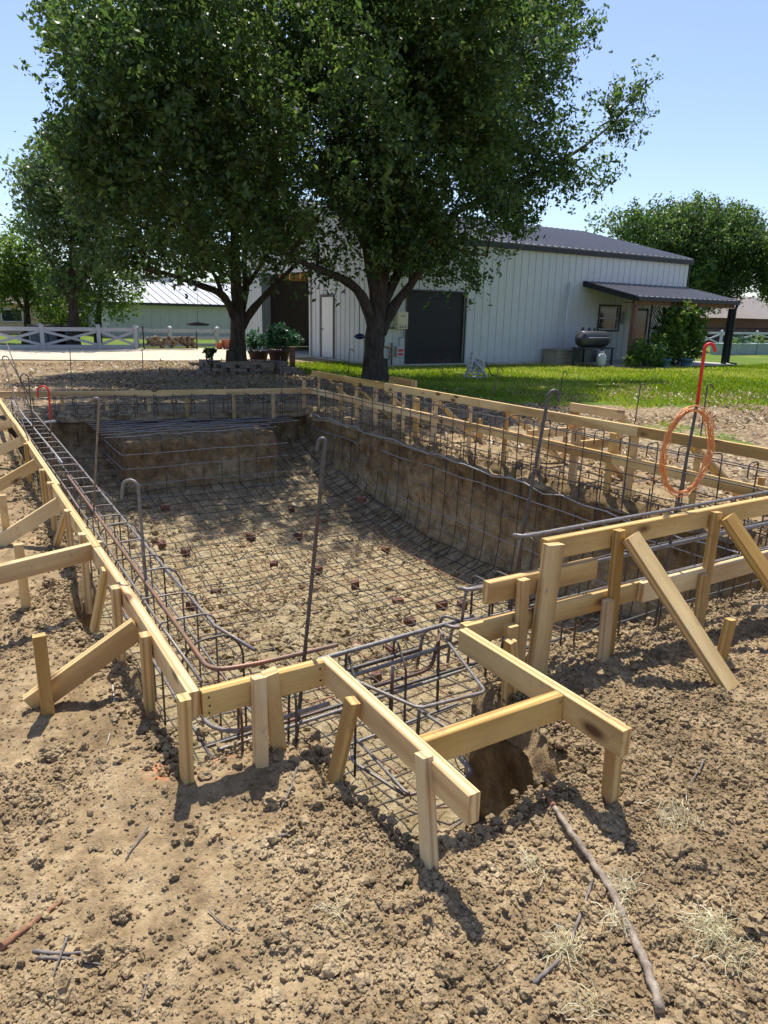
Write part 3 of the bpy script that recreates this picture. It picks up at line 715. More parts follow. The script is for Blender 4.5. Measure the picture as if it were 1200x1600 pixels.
bar(tq, rounded([P(652,1040,.12), P(662,985,zu+.03), P(690,978,zu+.04), P(770,962,zu+.05)], .05), .007, msteel, 'loop', 8)
bar(tq, rounded([P(686,985,zu), P(690,960,zu+.07), P(725,972,zu+.05)], .04), .007, msteel, 'loop', 8)
bar(tq, [P(656,1110,zu-.02), P(740,1165,zu-.05)], .006, msteel, 'bar', 6)
# near right wall cage
tn = thing('near_wall_cage', 'rebar cage behind the raised boards on the right with bent rail ends', 'rebar cage', (3, 2.2, .3))
def railend(x0, z, y=2.045): return rounded([(x0+.04, y+.06, z-.03), (x0-.02, y+.045, z), (x0, y, z), (x0+.2, y, z)], .03)[:-1]+[Vector((x0+.2, y, z)), Vector((4.8, y, z))]
for (x0, z) in ((1.925,.645),(1.66,.46),(1.60,.31)):
    bar(tn, [p for p in railend(x0, z)], .0085, msteel, seg=8); bar(tn, wav((x0+.03, 2.10, z-.02), (4.8, 2.10, z-.02), 9, .004), .0065, msteel, seg=6)
    bar(tn, rounded([(x0+.08, 2.06, z), (x0-.005, 2.06, z), (x0-.012, 2.07, z-.16)], .03), .0065, msteel, 'stirrup', 8)
for z in (.42, .17, .05, -.1, -.3): bar(tn, wav((1.75, 2.16, z), (4.8, 2.17, z), 9, .006), .006, mdark)
x = 2.0
while x < 4.9: bar(tn, rounded([(x, 2.06, -.3), (x, 2.06, .62), (x, 2.13, .62), (x, 2.16, -1.0)], .03), .0048, mdark, 'stirrup'); x += .30
for x in (1.80, 1.92): bar(tn, rounded([(x, 2.08, -.1), (x, 2.08, .45), (x, 2.2, .45), (x, 2.2, 0)], .03), .0055, mdark, 'stirrup')

# tall hooked rods
def hookrod(label, base, top, r=.008, hr=.03, mat=None, side=(1,0,0), drop=.05, ribs=0, group='hooked rods around the pit', sweep=math.pi):
    base = Vector(base); top = Vector(top); s = Vector(side).normalized(); t = (top-base).normalized()
    c = top+s*hr; p = [base, base.lerp(top, .5), top-t*.001]+arc_pts(c, hr, math.pi, math.pi-sweep, s, t, 10)[1:]
    e = p[-1]; d = (p[-1]-p[-2]).normalized(); p.append(e+d*drop)
    o = MB().tube(p, r, 8, ribs=ribs).build('hooked_rod', mat or mdark, None, tuple(base)); return tag(o, label, 'rod', group)
rt = Vector((_x[0], _y[0], _u[0]))
zf_ = .3
hookrod('tall ribbed rod with a short pale hook, standing just behind the front corner board', (.85,2.13,-.9), PY(508,690,2.13), .0072, .010, mdark, -rt, .035, .006)
hookrod('tall dark rod with a round crook, standing at the end of the raised boards', (1.98,2.28,-.6), PY(857,618,2.28), .0074, .022, mdark, rt, .03, .006)
hookrod('rod with a wide pale crook over the left cage', (.655,3.12,-.3), PX(216,762,.655), .0068, .035, msteel, -rt, .05, .006)
_b = P(146,800,.22); hookrod('far left grey rod with a crook, rising in front of the earth block', _b, PX(155,626,_b.x), .0065, .02, msteel, -rt, .01)
hookrod('thin black crook rising from the far left corner of the cage', (.62,7.6,-.2), PX(44,590,.62), .006, .035, mdark, -rt, .05)
hookrod('thin crook leaning at the left edge of the picture', (.60,6.4,-.2), PX(4,560,.45), .006, .03, mdark, rt, .5)
def rod(label, a, b, r=.006, mat=None): return tag(MB().tube([a, Vector(a).lerp(b, .5), b], r, 6).build('straight_rod', mat or mdark, None, tuple(a)), label, 'rod', 'straight rods at the far end')
rod('thin rod leaning left above the far left corner', (.85,9.0,-.1), PX(10,535,.6), .006)
for px, l in ((110,'leftmost thin upright rod against the pale driveway'),(223,'middle thin upright rod in front of the far board, left of the firewood'),(347,'thin upright rod in front of the tree ring wall'),(439,'thin upright rod in front of the dark potted bushes')):
    a = P(px, 612, .3); a = Vector((a.x, a.y-.06, -.1)); rod(l, a, PY(px-1, {110:545,223:545,347:560,439:556}[px], a.y))
def gp(px, py): v = P(px, py, .05); v.z = 0; return v
for (px, py, tx, ty, s, l, hr, mt) in ((516,552,518,518,rt,'rusted crook standing in front of the white man door',.04,mrust),(543,590,546,548,rt,'short crook between the door and the big tree trunk',.04,mdark),
        (689,594,693,563,rt,'grey crook on the lawn in front of the dark roller door',.04,mdark),(771,622,778,577,rt,'orange-brown crook on the lawn right of the hose reel',.035,mrust),
        (876,612,880,583,rt,'small dark crook on the lawn in front of the wooden box',.03,mdark),(991,662,1001,603,rt,'dark crook standing in dead grass behind the right form',.03,mdark),(1094,688,1105,604,rt,'dark crook right behind the red-topped rod',.03,mdark)):
    g = gp(px, py); f2 = Vector((g.x, g.y, 0)); d = g.y; hookrod(l, g-Vector((0,0,.1)), PY(tx, ty, d), .009, hr, mt, s, .06, group='crooks on the lawn', sweep=2.6)
# red-topped rod with copper coil
base = Vector((2.83, 2.06, -.4)); top = PY(1101,545,2.06)
tE_ = thing('red_capped_rod', 'tall rod with a red plastic cane-shaped top at the right', 'rod', tuple(base))
md = base.lerp(top, .70); mdp = PY(1090, 628, 2.06)
bar(tE_, [base, mdp], .007, mdark, 'shaft', 8, ribs=.006); bar(tE_, [mdp-Vector((0,0,.02)), top]+arc_pts(top+rt*.022, .022, math.pi, .25, rt, Vector((0,0,1)), 10)[1:]+[top+rt*.05-Vector((0,0,.012))], .0078, mred, 'red_sleeve', 8)
cc = PY(1073, 706, 2.03); mbc = MB()
for k in range(15):
    a_, b_ = .126+random.uniform(-.02,.014), .205+random.uniform(-.02,.012); dx = random.uniform(-.014,.014); tilt = random.uniform(-.05,.05)
    up = Vector((.10, 0, 1)).normalized(); side = Vector((.93,-.3,-.1)).normalized()
    ring = [cc+Vector((dx, random.uniform(-.008,.008), 0))+side*a_*math.cos(t)*(1+tilt*math.sin(t))+up*b_*math.sin(t) for t in np.linspace(0, 2*math.pi, 37)]
    mbc.tube(ring, .0019, 5, caps=False)
tag(mbc.build('wire_coil', mcopper, None, tuple(cc)), 'loose oval coil of copper tie wire hanging on the red-topped rod', 'wire coil')
# red crook and copper pipe at the left cage
b = Vector((.80, 6.0, .27)); tl_ = PX(78, 655, .80)
tr_ = thing('red_crook', 'red plastic cane-shaped sleeve above the far left cage', 'rod', (.8, 6.4, .2))
t0 = PX(76,612,.82); t1 = PX(79,655,.82); bar(tr_, [t1, t0]+arc_pts(t0-rt*.055, .055, 0, math.pi, rt, Vector((0,0,1)), 8)[1:]+[t0-rt*.115-Vector((0,0,.06))], .009, mred, 'red_sleeve', 8)
bar(tr_, wav(t1, PX(88,760,.84), 6, .012), .009, mrust, 'pipe', 8)
MB().tube([PX(70,660,.82), PX(86,658,.82)], .012, 8).build('fitting', mlight, tr_)
# bricks holding the mat off the floor
bricks = [(428,882),(497,890),(602,858),(555,912),(622,940),(640,972),(612,1016),(560,1012),(588,1056),(395,990),(337,926),(252,850),(465,838),(258,793),(505,815),(290,862),(392,838),(722,945),(455,795),(690,945),(565,780),(300,945)]
for i, (px, py) in enumerate(bricks):
    z = -1.15; 
    for _ in range(4): p = P(px, py, z+.04); z = zf1(p.x, p.y)
    a = random.random()*3; c, s = math.cos(a), math.sin(a); m_ = MB()
    hx, hy, hz = random.uniform(.035,.055), .036, .034; m_.obox(p+Vector((0,0,.0)), (hx*c, hx*s, 0), (-hy*s, hy*c, 0), (random.uniform(-.004,.004), 0, hz))
    for q_ in (-.55, .0, .55): m_.lathe(p+Vector((hx*c*q_, hx*s*q_, hz+.0005)), [(.009, -.002), (.009, .0012)], 8)
    tag(m_.build('brick_spacer', mbrick, None, tuple(p)), 'broken red brick propping up the floor rebar', 'brick', 'brick pieces under the floor mat')

# ================================================================ surroundings
def ribwall_mat(name, col, rough=.45): 
    m = NM(name, rough, 0, .4); f = m.noise(1.5, 5); g = m.noise(3, 4, co=m.co((4, 4, .5)))
    c = m.mix(.5, m.ramp(f, [(.3, tuple(x*.88 for x in col)), (.7, col)]), m.ramp(g, [(.3, tuple(x*.9 for x in col)), (.7, tuple(min(1, x*1.04) for x in col))]))
    z = m.n('SeparateXYZ'); m.l(m.co(), z.inputs[0]); dz = m.math('ADD', m.math('MULTIPLY', z.outputs['Z'], -1.6), m.math('MULTIPLY', g, 1.3)); c = m.mix(m.ramp(dz, [(.15, (0,0,0)), (.6, (.55,.55,.55))]), c, tuple(x*.5+y for x, y in zip(col, (.09,.05,.0))))
    m.base(c); return m.m
mwhite = ribwall_mat('white_metal_siding', (.60,.62,.62)); mcream = ribwall_mat('cream_siding', (.62,.61,.55))
mroofm = ribwall_mat('charcoal_metal_roof', (.25,.25,.27), .36); mblack = plain('black_trim', (.02,.02,.024), .5)
mdoor = ribwall_mat('black_roller_door', (.015,.015,.018), .6); mgreen_wall = ribwall_mat('pale_green_siding', (.44,.46,.43)); mroofl = ribwall_mat('bare_metal_roof', (.50,.51,.50), .4)
mglass = plain('dark_glass', (.02,.025,.03), .08, 0, .8); mconc = simple('concrete', (.50,.46,.38), .9, var=.1, scale=2.5); mvinyl = plain('white_vinyl', (.50,.51,.53), .45)
mtim = simple('brown_timber', (.20,.10,.07), .8, var=.25, scale=8); mterra = simple('terracotta', (.36,.12,.08), .85); mbpot = simple('dark_pot', (.07,.035,.03), .5)
mgrey = simple('grey_plastic', (.55,.54,.50), .5); mdplast = plain('dark_plastic', (.03,.03,.032), .45); mbeige = simple('beige_resin', (.42,.37,.30), .6)
mstone = simple('grey_brown_stone', (.24,.19,.15), .95, var=.4, scale=9); mteal = simple('galvanised_teal', (.32,.40,.38), .5)

def ribbed(name, a, b, z0, z1, mat, parent, step=.3, out=(0,-1,0), z1b=None, holes=(), depth=.014, rw=.04, thick=.08):
    """upright metal wall from a to b with vertical ribs; holes = (s0, s1, zlo, zhi) along the wall"""
    a = Vector((a[0], a[1], 0)); b = Vector((b[0], b[1], 0)); d = (b-a); L = d.length; d.normalize(); o = Vector(out); m = MB(); z1b = z1 if z1b is None else z1b
    top = lambda s: z1+(z1b-z1)*s/L
    cuts = sorted({0, L} | {s for h in holes for s in h[:2]})
    def slab(s0, s1, za, zb0, zb1):
        p = [a+d*s0, a+d*s1]; f = [(p[0], za), (p[1], za), (p[1], zb1), (p[0], zb0)]
        fr = [q_[0]+Vector((0,0,q_[1])) for q_ in f]; bk = [v-o*thick for v in fr]
        m.quad(*fr); m.quad(*bk[::-1])
        for i in range(4): m.quad(fr[i], bk[i], bk[(i+1) % 4], fr[(i+1) % 4])
    for s0, s1 in zip(cuts, cuts[1:]):
        h = [q_ for q_ in holes if q_[0] <= s0+1e-6 and q_[1] >= s1-1e-6]
        if not h: slab(s0, s1, z0, top(s0), top(s1))
        else:
            if h[0][2] > z0+.01: slab(s0, s1, z0, h[0][2], h[0][2])
            slab(s0, s1, h[0][3], top(s0), top(s1))
    s = step/2
    while s < L:
        h = [q_ for q_ in holes if q_[0]-.03 < s < q_[1]+.03]
        spans = [(z0, top(s)-.01)] if not h else ([(z0, h[0][2])] if h[0][2] > z0+.01 else [])+[(h[0][3]+.03, top(s)-.01)]
        for (za, zb) in spans:
            c = a+d*s+Vector((0,0,(za+zb)/2))+o*(depth/2+.001); m.obox(c, d*rw/2, o*depth/2, (0,0,(zb-za)/2-.002))
        s += step
    return m.build(name, mat, parent)
def ribroof(name, p00, p10, p11, p01, mat, parent, n=30, th=.06, rh=.03):
    """roof sheet: p00-p10 eave, p01-p11 upper edge, raised ribs up the slope"""
    p00, p10, p11, p01 = map(Vector, (p00, p10, p11, p01)); m = MB(); nr_ = (p10-p00).cross(p01-p00).normalized()
    if nr_.z < 0: nr_ = -nr_
    t = [p00, p10, p11, p01]; bt = [v-nr_*th for v in t]; m.quad(*t); m.quad(*bt[::-1])
    for i in range(4): m.quad(t[i], bt[i], bt[(i+1) % 4], t[(i+1) % 4])
    for i in range(n+1):
        u = (i+.25)/(n+.5); a = p00.lerp(p10, u); b = p01.lerp(p11, u); c = (a+b)/2+nr_*(rh/2+.001); m.obox(c, (b-a)/2, (p10-p00).normalized()*.022, nr_*rh/2)
    return m.build(name, mat, parent)
def frame(mb, x0, x1, z0, z1, y, w_=.05, d=.04):
    mb.box((x0-w_, y-d, z1), (x1+w_, y, z1+w_)); mb.box((x0-w_, y-d, z0-w_), (x1+w_, y, z0)); mb.box((x0-w_, y-d, z0), (x0, y, z1)); mb.box((x1, y-d, z0), (x1+w_, y, z1)); return mb

# --- metal barn
Y0, XA, XB, EV = 18.4, 11.0, 24.76, 3.86
YR, YB = 24.1, 29.8; RZ = EV+.25*(YR-Y0)
barn = thing('metal_barn', 'large white ribbed metal barn with charcoal roof, roller door and porch', 'barn', (XA, Y0, 0))
ribbed('wall', (XA, Y0), (XB, Y0), .12, EV, mwhite, barn, .305, holes=((11.92-XA, 14.10-XA, .12, 2.26), (21.95-XA, 22.75-XA, .12, 2.0), (20.11-XA, 21.14-XA, 1.2, 2.03)))
gw = ribbed('wall', (XA, YR), (XA, Y0+.01), .12, RZ-.02, mwhite, barn, .305, out=(-1,0,0), z1b=EV, holes=((YR-23.1-.0, 0, 0, 0),)[:0]+(((0, YR-23.08, .12, 2.95),)+((YR-22.23, YR-21.36, .12, 2.10),)))
ribbed('wall', (XA, YB), (XA, YR+.001), .12, EV-.0, mwhite, barn, .305, out=(-1,0,0), z1b=RZ-.02, holes=((YB-27.35, YB-YR-.001, .12, 2.95),))
ribbed('wall', (XB, YB), (XA+.1, YB), .12, EV, mwhite, barn, .305, out=(0,1,0))
ribbed('wall', (XB, Y0+.1), (XB, YR), .12, EV+.02, mwhite, barn, .305, out=(1,0,0), z1b=RZ-.02); ribbed('wall', (XB, YR+.001), (XB, YB-.1), .12, RZ-.02, mwhite, barn, .305, out=(1,0,0), z1b=EV)
ribroof('roof', (XA-.12, Y0-.1, EV-.01), (XB+.1, Y0-.1, EV-.01), (XB+.1, YR, RZ+.04), (XA-.12, YR, RZ+.04), mroofm, barn, 44)
ribroof('roof', (XB+.1, YB+.1, EV-.01), (XA-.12, YB+.1, EV-.01), (XA-.12, YR+.002, RZ+.04), (XB+.1, YR+.002, RZ+.04), mroofm, barn, 44)
m = MB(); m.box((XA-.13, Y0-.125, EV-.20), (XB+.12, Y0-.03, EV-.055)); m.box((XB+.024, Y0-.03, 0.12), (XB+.075, Y0+.1, EV-.21)); m.build('trim', mblack, barn)
m = MB(); m.box((XA-.06, Y0-.07, -.1), (XB+.05, Y0+.3, .115)); m.box((XA-.06, Y0+.31, -.1), (XA+.3, YB+.05, .115)); m.box((XA+.31, Y0+.31, -.1), (XB+.05, YB+.05, .11)); m.build('foundation', mconc, barn)
# roller door
m = MB(); n_ = 0; z = .14
for k in range(4):
    for j, hh in enumerate((.40, .11)):
        m.box((11.93, Y0+.045+.008*j, z), (14.09, Y0+.07, z+hh-.012)); z += hh
m.box((11.93, Y0+.06, .13), (14.09, Y0+.075, 2.25)); dr = m.build('roller_door', mdoor, barn)
frame(MB(), 11.93, 14.09, .16, 2.25, Y0-.025, .045, .02).build('door_frame', mblack, barn)
# man door on the gable end
m = MB(); m.box((XA-.02, 21.38, .13), (XA+.03, 22.21, 2.08)); md_ = m.build('white_door', ribwall_mat('door_paint', (.78,.78,.74)), barn)
MB().lathe((XA-.05, 22.12, 1.05), [(.0,-.01),(.03,0),(.035,.02),(.012,.035)], 10, 'x').build('handle', mlight, md_, origin=None)
m = MB(); m.box((XA-.045, 21.30, .12), (XA-.024, 21.36, 2.16)); m.box((XA-.045, 22.23, .12), (XA-.024, 22.29, 2.16)); m.box((XA-.045, 21.36, 2.10), (XA-.024, 22.23, 2.16)); m.build('door_frame', mdark, barn)
m = MB(); m.box((XA-.06, 26.6, .12), (XA-.026, 27.5, 3.0)); m.build('sliding_panel', mblack, barn); 
m = MB(); m.box((XA-.07, 23.02, .12), (XA-.026, 23.12, 2.98)); m.build('corner_trim', mwhite, barn)
m = MB(); m.box((XA+.1, Y0+.12, .12), (XB-.1, Y0+.16, 3.6)); m.box((XA+4.2, Y0+.17, .12), (XA+4.3, YB-.15, 3.9)); m.build('inner_partition', mtim, barn)
for k in range(4): MB().box((XA+.2, 23.4+k*.95, 2.75), (XA+4.1, 23.48+k*.95, 2.95)).build('joist', mwood, barn)
# things inside the open bay
sh = thing('storage_shelf', 'shadowy shelving with tins and boxes inside the open barn bay', 'shelf', (XA+2.4, 25, .115))
for z in (.5, 1.0, 1.5, 2.0): MB().box((XA+2.2, 23.2, z), (XA+2.7, 28, z+.03)).build('shelf_board', mtim, sh)
for y in (23.2, 24.8, 26.4, 27.96): MB().box((XA+2.2, y, .12), (XA+2.24, y+.04, 2.3)).build('post', mtim, sh)
cols = [plain('tin_%s' % n, c, .5) for n, c in (('white',(.6,.6,.58)),('red',(.4,.05,.04)),('tan',(.45,.33,.2)),('blue',(.05,.1,.25)))]
for k in range(34):
    y = 23.3+random.random()*4.5; z = random.choice((.53, 1.03, 1.53, 2.03)); r = random.uniform(.06, .13); hh = random.uniform(.12, .3); mm = random.choice(cols)
    if k % 2: o = MB().lathe((XA+2.35, y, z), [(r,0),(r,hh),(r*.9,hh+.01)], 12).build('paint_tin', mm, None, (XA+2.35, y, z)); tag(o, 'paint tin on the shelving inside the open barn bay', 'tin', 'tins on the barn shelving')
    else: o = MB().box((XA+2.22, y-r, z), (XA+2.5, y+r, z+hh)).box((XA+2.215, y-.02, z+.01), (XA+2.505, y+.02, z+hh+.003)).build('storage_box', mm, None, (XA+2.35, y, z)); tag(o, 'small box on the shelving inside the open barn bay', 'box', 'boxes on the barn shelving')
# porch window and door
wn = frame(MB(), 20.11, 21.14, 1.2, 2.03, Y0-.026, .05, .02).build('window', mblack, barn)
m = frame(MB(), 20.16, 21.09, 1.25, 1.98, Y0+.02, .045, .03); m.box((20.16, Y0-.01, 1.59), (21.09, Y0+.02, 1.64)); m.build('sash', mvinyl, wn); MB().box((20.12, Y0+.03, 1.21), (21.13, Y0+.045, 2.02)).build('pane', mglass, wn)
pd = MB().box((21.96, Y0+.03, .12), (22.74, Y0+.06, 1.99)).build('porch_door', simple('dark_door', (.05,.035,.03), .4), barn); MB().box((22.02, Y0+.015, .9), (22.68, Y0+.028, 1.9)).build('pane', mglass, pd)
frame(MB(), 21.95, 22.75, .14, 2.0, Y0-.026, .06, .015).build('door_frame', mvinyl, barn)
# porch
YP = 16.05; XP0, XP1 = 19.2, 24.62; ZP0, ZP1 = 2.31, 2.82
po = thing('porch', 'lean-to porch with ribbed roof and dark fascia on the right of the barn', 'porch', (XP0, YP, 0))
ribroof('roof', (XP0, YP, ZP0), (XP1, YP, ZP0), (XP1, Y0-.03, ZP1), (XP0, Y0-.03, ZP1), mroofm, po, 19)
m = MB(); s_ = (Vector((0, Y0-.03-YP, ZP1-ZP0))); m.obox((XP0-.025, (YP+Y0-.03)/2, (ZP0+ZP1)/2-.075), (.02,0,0), s_/2, (0,0,.09)); m.obox((XP1+.025, (YP+Y0-.03)/2, (ZP0+ZP1)/2-.075), (.02,0,0), s_/2, (0,0,.09)); m.box((XP0, YP-.09, ZP0-.14), (XP1, YP-.01, ZP0-.02)); m.build('gutter', mblack, po)
MB().box((XP0+.05, YP+.08, ZP0-.26), (XP1-.05, YP+.2, ZP0-.08)).build('beam', mtim, po)
for x, mt in ((XP0+.12, mtim), (XP1-.15, mblack)): MB().box((x-.07, YP+.06, .05), (x+.07, YP+.2, ZP0-.27)).build('post', mt, po)
MB().tube([(XP1-.1, YP-.05, ZP0-.15), (XP1-.1, YP-.0, ZP0-.3), (XP1-.1, YP-.01, .15), (XP1+.15, YP-.2, .08)], .05, 8).build('downspout', mblack, po)
MB().box((XP0-.4, YP-.2, -.1), (XP1+.3, Y0-.08, .085)).build('slab', mconc, po)
m = MB(); m.lathe((20.9, 17.2, 2.15), [(.02,.25),(.02,.1),(.1,.08),(.12,0),(.08,-.05)], 12)
fan = m.build('ceiling_fan', mdark, None, (20.9, 17.2, 2.1)); tag(fan, 'dark ceiling fan under the porch roof left of the timber post', 'fan')
for k in range(4):
    a = k*math.pi/2+.3; MB().obox((20.9+.4*math.cos(a), 17.2+.4*math.sin(a), 2.16), (.28*math.cos(a), .28*math.sin(a), 0), (-.05*math.sin(a), .05*math.cos(a), 0), (0,0,.008)).build('blade', mdark, fan, origin=(20.9,17.2,2.1))
pa = PY(973,493,Y0-.05); tag(MB().box((pa.x, Y0-.14, 1.42), (pa.x+.28, Y0-.03, 1.85)).box((pa.x+.03, Y0-.155, 1.46), (pa.x+.25, Y0-.141, 1.81)).build('electric_panel', mgrey, None, (pa.x, Y0-.03, 1.4)), 'small grey electric panel on the wall between window and porch door', 'panel')
# utilities by the roller door
wh = thing('water_heater', 'cream wall-hung heater box on rails left of the roller door', 'water heater', (11.6, Y0-.03, 1.1))
a = PY(621,487,Y0-.2); b = PY(636,514,Y0-.2); mcr = plain('cream_enamel', (.68,.62,.46), .4)
MB().box((a.x, Y0-.24, b.z+.12), (b.x, Y0-.03, a.z)).build('case', mcr, wh); MB().box((a.x+.003, Y0-.235, b.z), (b.x-.003, Y0-.03, b.z+.11)).build('base', mcr, wh)
m = MB()
for q_ in (.25,.5,.78): m.lathe((a.x+(b.x-a.x)*q_, Y0-.237, b.z+.055), [(.025,-.012),(.025,0)], 10, 'y')
m.build('port', mdark, wh); MB().box((a.x+.08, Y0-.243, a.z-.13), (b.x-.08, Y0-.2405, a.z-.11)).build('nameplate', mtim, wh)
m = MB()
for z in (a.z-.14, b.z+.02): m.box((a.x-.5, Y0-.06, z-.02), (a.x, Y0-.03, z+.02))
m.build('rail', mdark, wh)
el = thing('meter_box', 'white electric disconnect box with red labels below the heater box', 'electric box', (11.7, Y0-.03, .4))
a2 = PY(621,541,Y0-.15); b2 = PY(631,557,Y0-.15); MB().box((a2.x, Y0-.15, b2.z), (b2.x, Y0-.03, a2.z)).build('case', mvinyl, el)
m = MB(); m.box((a2.x+.03, Y0-.153, a2.z-.16), (b2.x-.03, Y0-.1505, a2.z-.08)); m.box((a2.x+.03, Y0-.153, a2.z-.27), (b2.x-.03, Y0-.1505, a2.z-.2)); m.build('warning_label', mred, el)
m = MB(); m.tube([(b.x-.05, Y0-.1, b.z), (b.x-.05, Y0-.1, b.z-.25), (a2.x+.08, Y0-.1, a2.z+.25), (a2.x+.08, Y0-.1, a2.z)], .015, 6); m.build('conduit', mdark, el)
m = MB(); m.tube([(a2.x-.15, Y0-.08, .1), (a2.x-.15, Y0-.08, a2.z+.1)], .025, 6); m.tube([(a2.x-.5, Y0-.08, .65), (a2.x-.2, Y0-.08, .6), (a2.x-.25, Y0-.1, .3), (a2.x-.45, Y0-.09, .12)], .02, 6); m.build('pipe', mrust, el)
# wooden box, pole, grill, tank
bx = thing('storage_bench', 'beige deck box with dark lid against the barn wall', 'storage box', (18.3, 17.9, 0))
MB().box((17.45, 17.6, .02), (19.1, 18.25, .50)).build('box', mbeige, bx); MB().box((17.4, 17.55, .503), (19.15, 18.28, .56)).build('lid', simple('bench_lid', (.30,.27,.24), .6), bx)
m = MB()
for k in range(3): m.box((17.47, 17.59, .12+k*.13), (19.08, 17.599, .13+k*.13))
m.build('groove', mtim, bx)
a = PY(884,543,17.75); b = PY(891,441,18.3); tag(MB().tube([(a.x,17.9,.565), (b.x,18.3,b.z)], .03, 8).lathe((b.x-.12, 18.16, 1.6), [(.04,-.04),(.04,.04)], 8).build('plastic_pipe', mcream, None, (a.x,17.9,.565)), 'long pale plastic pipe standing on the deck box and leaning on the wall', 'pipe')
gr = thing('barrel_grill', 'dark barrel grill on a cart beside the deck box', 'grill', (19.4, 16.9, .085))
gx0, gx1, gy = PY(903,560,16.9).x, PY(948,560,16.9).x, 16.9
MB().lathe((gx0, gy, .93), [(.05,0),(.24,.03),(.26,.08),(.26,gx1-gx0-.25),(.24,gx1-gx0-.18),(.05,gx1-gx0-.15)], 18, 'x').build('barrel', mgrill := simple('grill_steel', (.08,.085,.09), .4, .4), gr)
MB().box((gx0-.05, gy-.3, .62), (gx1, gy+.25, .66)).build('shelf', mgrill, gr); MB().box((gx0, gy-.28, .2), (gx0+.55, gy+.2, .6)).build('cabinet', mgrill, gr)
for (x, y) in ((gx0,gy-.26),(gx1-.06,gy-.26),(gx0,gy+.2),(gx1-.06,gy+.2)): MB().box((x,y,.09),(x+.05,y+.05,.62)).build('leg', mgrill, gr)
for x in (.2,.5,.75): MB().tube([(gx0+x,gy+.1,1.15),(gx0+x,gy+.1,1.32)], .045, 8).build('chimney', mgrill, gr)
MB().tube([(gx0+.1, gy-.3, .98),(gx0+.15,gy-.34,.98),(gx1-.35,gy-.34,.98),(gx1-.3,gy-.3,.98)], .012, 6).build('handle', mlight, gr)
c = PY(940,560,16.4); tk = MB().lathe((c.x, 16.4, .09), [(.1,0),(.12,.03),(.15,.08),(.155,.2),(.15,.3),(.1,.38),(.04,.4)], 16).build('propane_tank', mvinyl, None, (c.x,16.4,.09)); tag(tk, 'white gas bottle standing in front of the barrel grill', 'gas bottle')
MB().lathe((c.x,16.4,.49), [(.08,0),(.08,.08)], 12, close=False).build('collar', mvinyl, tk, origin=(c.x,16.4,.09))
# lattice frame
a = PY(1012,530,16.35); b = PY(1048,470,16.35); lt = thing('lattice_panel', 'dark diamond lattice on a frame with the vine climbing it', 'trellis', (a.x, 16.35, .085))
m = MB(); x0, x1 = a.x, b.x+.25; m.box((x0,16.33,.09),(x0+.05,16.38,2.1)); m.box((x1,16.33,.09),(x1+.05,16.38,2.1)); m.box((x0+.05,16.33,2.05),(x1,16.38,2.1)); m.build('frame', mblack, lt)
m = MB(); s = x0-1.9
while s < x1:
    for sg in (1,-1):
        pA = []; 
        for u in np.linspace(0, 1.9, 12):
            xx = s+u if sg > 0 else s+1.9-u
            if x0+.04 < xx < x1: pA.append(Vector((xx, 16.35+.008*sg, .13+u)))
        if len(pA) > 1: d = pA[-1]-pA[0]; m.obox((pA[0]+pA[-1])/2, d/2, (0,.004,0), Vector((d.z,0,-d.x)).normalized()*.012)
    s += .13
m.build('lattice', mblack, lt)

# --- hose reel on the lawn
c = P(742,591,.05); hr = thing('hose_reel', 'grey free-standing hose reel with handle on the lawn before the roller door', 'hose reel', (c.x, c.y, .05))
X_ = c.x; Y_ = c.y; dr_ = Vector((.85,-.5,0)).normalized(); dn_ = Vector((.5,.85,0))
def hp(u, v, z): return Vector((X_, Y_, .05))+dr_*u+dn_*v+Vector((0,0,z))
for v in (-.14, .14):
    m = MB(); m.tube([hp(-.28,v,.02), hp(-.12,v,.25), hp(-.1,v,.62)], .028, 6); m.tube([hp(.3,v,.02), hp(.12,v,.28), hp(-.02,v,.4)], .03, 6); m.tube([hp(-.28,v,.02), hp(.3,v,.02)], .024, 6); m.build('side_frame', mgrey, hr)
for v, n in ((-.12,'flange'),(.12,'flange')):
    m = MB(); ring = [hp(.0+.2*math.cos(t), v, .3+.2*math.sin(t)) for t in np.linspace(0, 6.283, 25)]; m.tube(ring, .022, 6, caps=False)
    for t in np.linspace(0, 6.283, 7)[:-1]: m.tube([hp(0,v,.3), hp(.2*math.cos(t),v,.3+.2*math.sin(t))], .016, 5)
    m.build(n, mgrey, hr)
m = MB()
for k in range(7): ring = [hp(.13*math.cos(t), -.09+.03*k, .3+.13*math.sin(t)) for t in np.linspace(0, 6.283, 19)]; m.tube(ring, .018, 6, caps=False)
m.build('coiled_hose', mgrey, hr)
m = MB(); m.tube([hp(-.1,-.14,.62), hp(-.1,.14,.62)], .022, 6); m.tube([hp(-.1,-.14,.52), hp(-.1,.14,.52)], .03, 6); m.build('handle', mgrey, hr)
MB().tube([hp(.02,.1,.45), hp(.3,.18,.36), hp(.42,.15,.1), hp(.6,.1,.02), hp(.75,.3,.02)], .014, 6).build('loose_hose', mdplast, hr)

# --- drive
m = MB(); dpts = [(-16,25.2),(-5,24.2),(1.3,23.3),(4,22.35),(6.35,21.75),(9,22.1),(10.93,22.8),(10.93,29.2),(-16,28.4)]
top = [Vector((x, y, .085)) for x, y in dpts]; m.poly(top)
for i in range(len(top)): a, b = top[i], top[(i+1) % len(top)]; m.quad(a, a-Vector((0,0,.3)), b-Vector((0,0,.3)), b)
tag(m.build('driveway', simple('pale_drive', (.56,.48,.355), .9, var=.12, scale=1.2)), kind='structure')

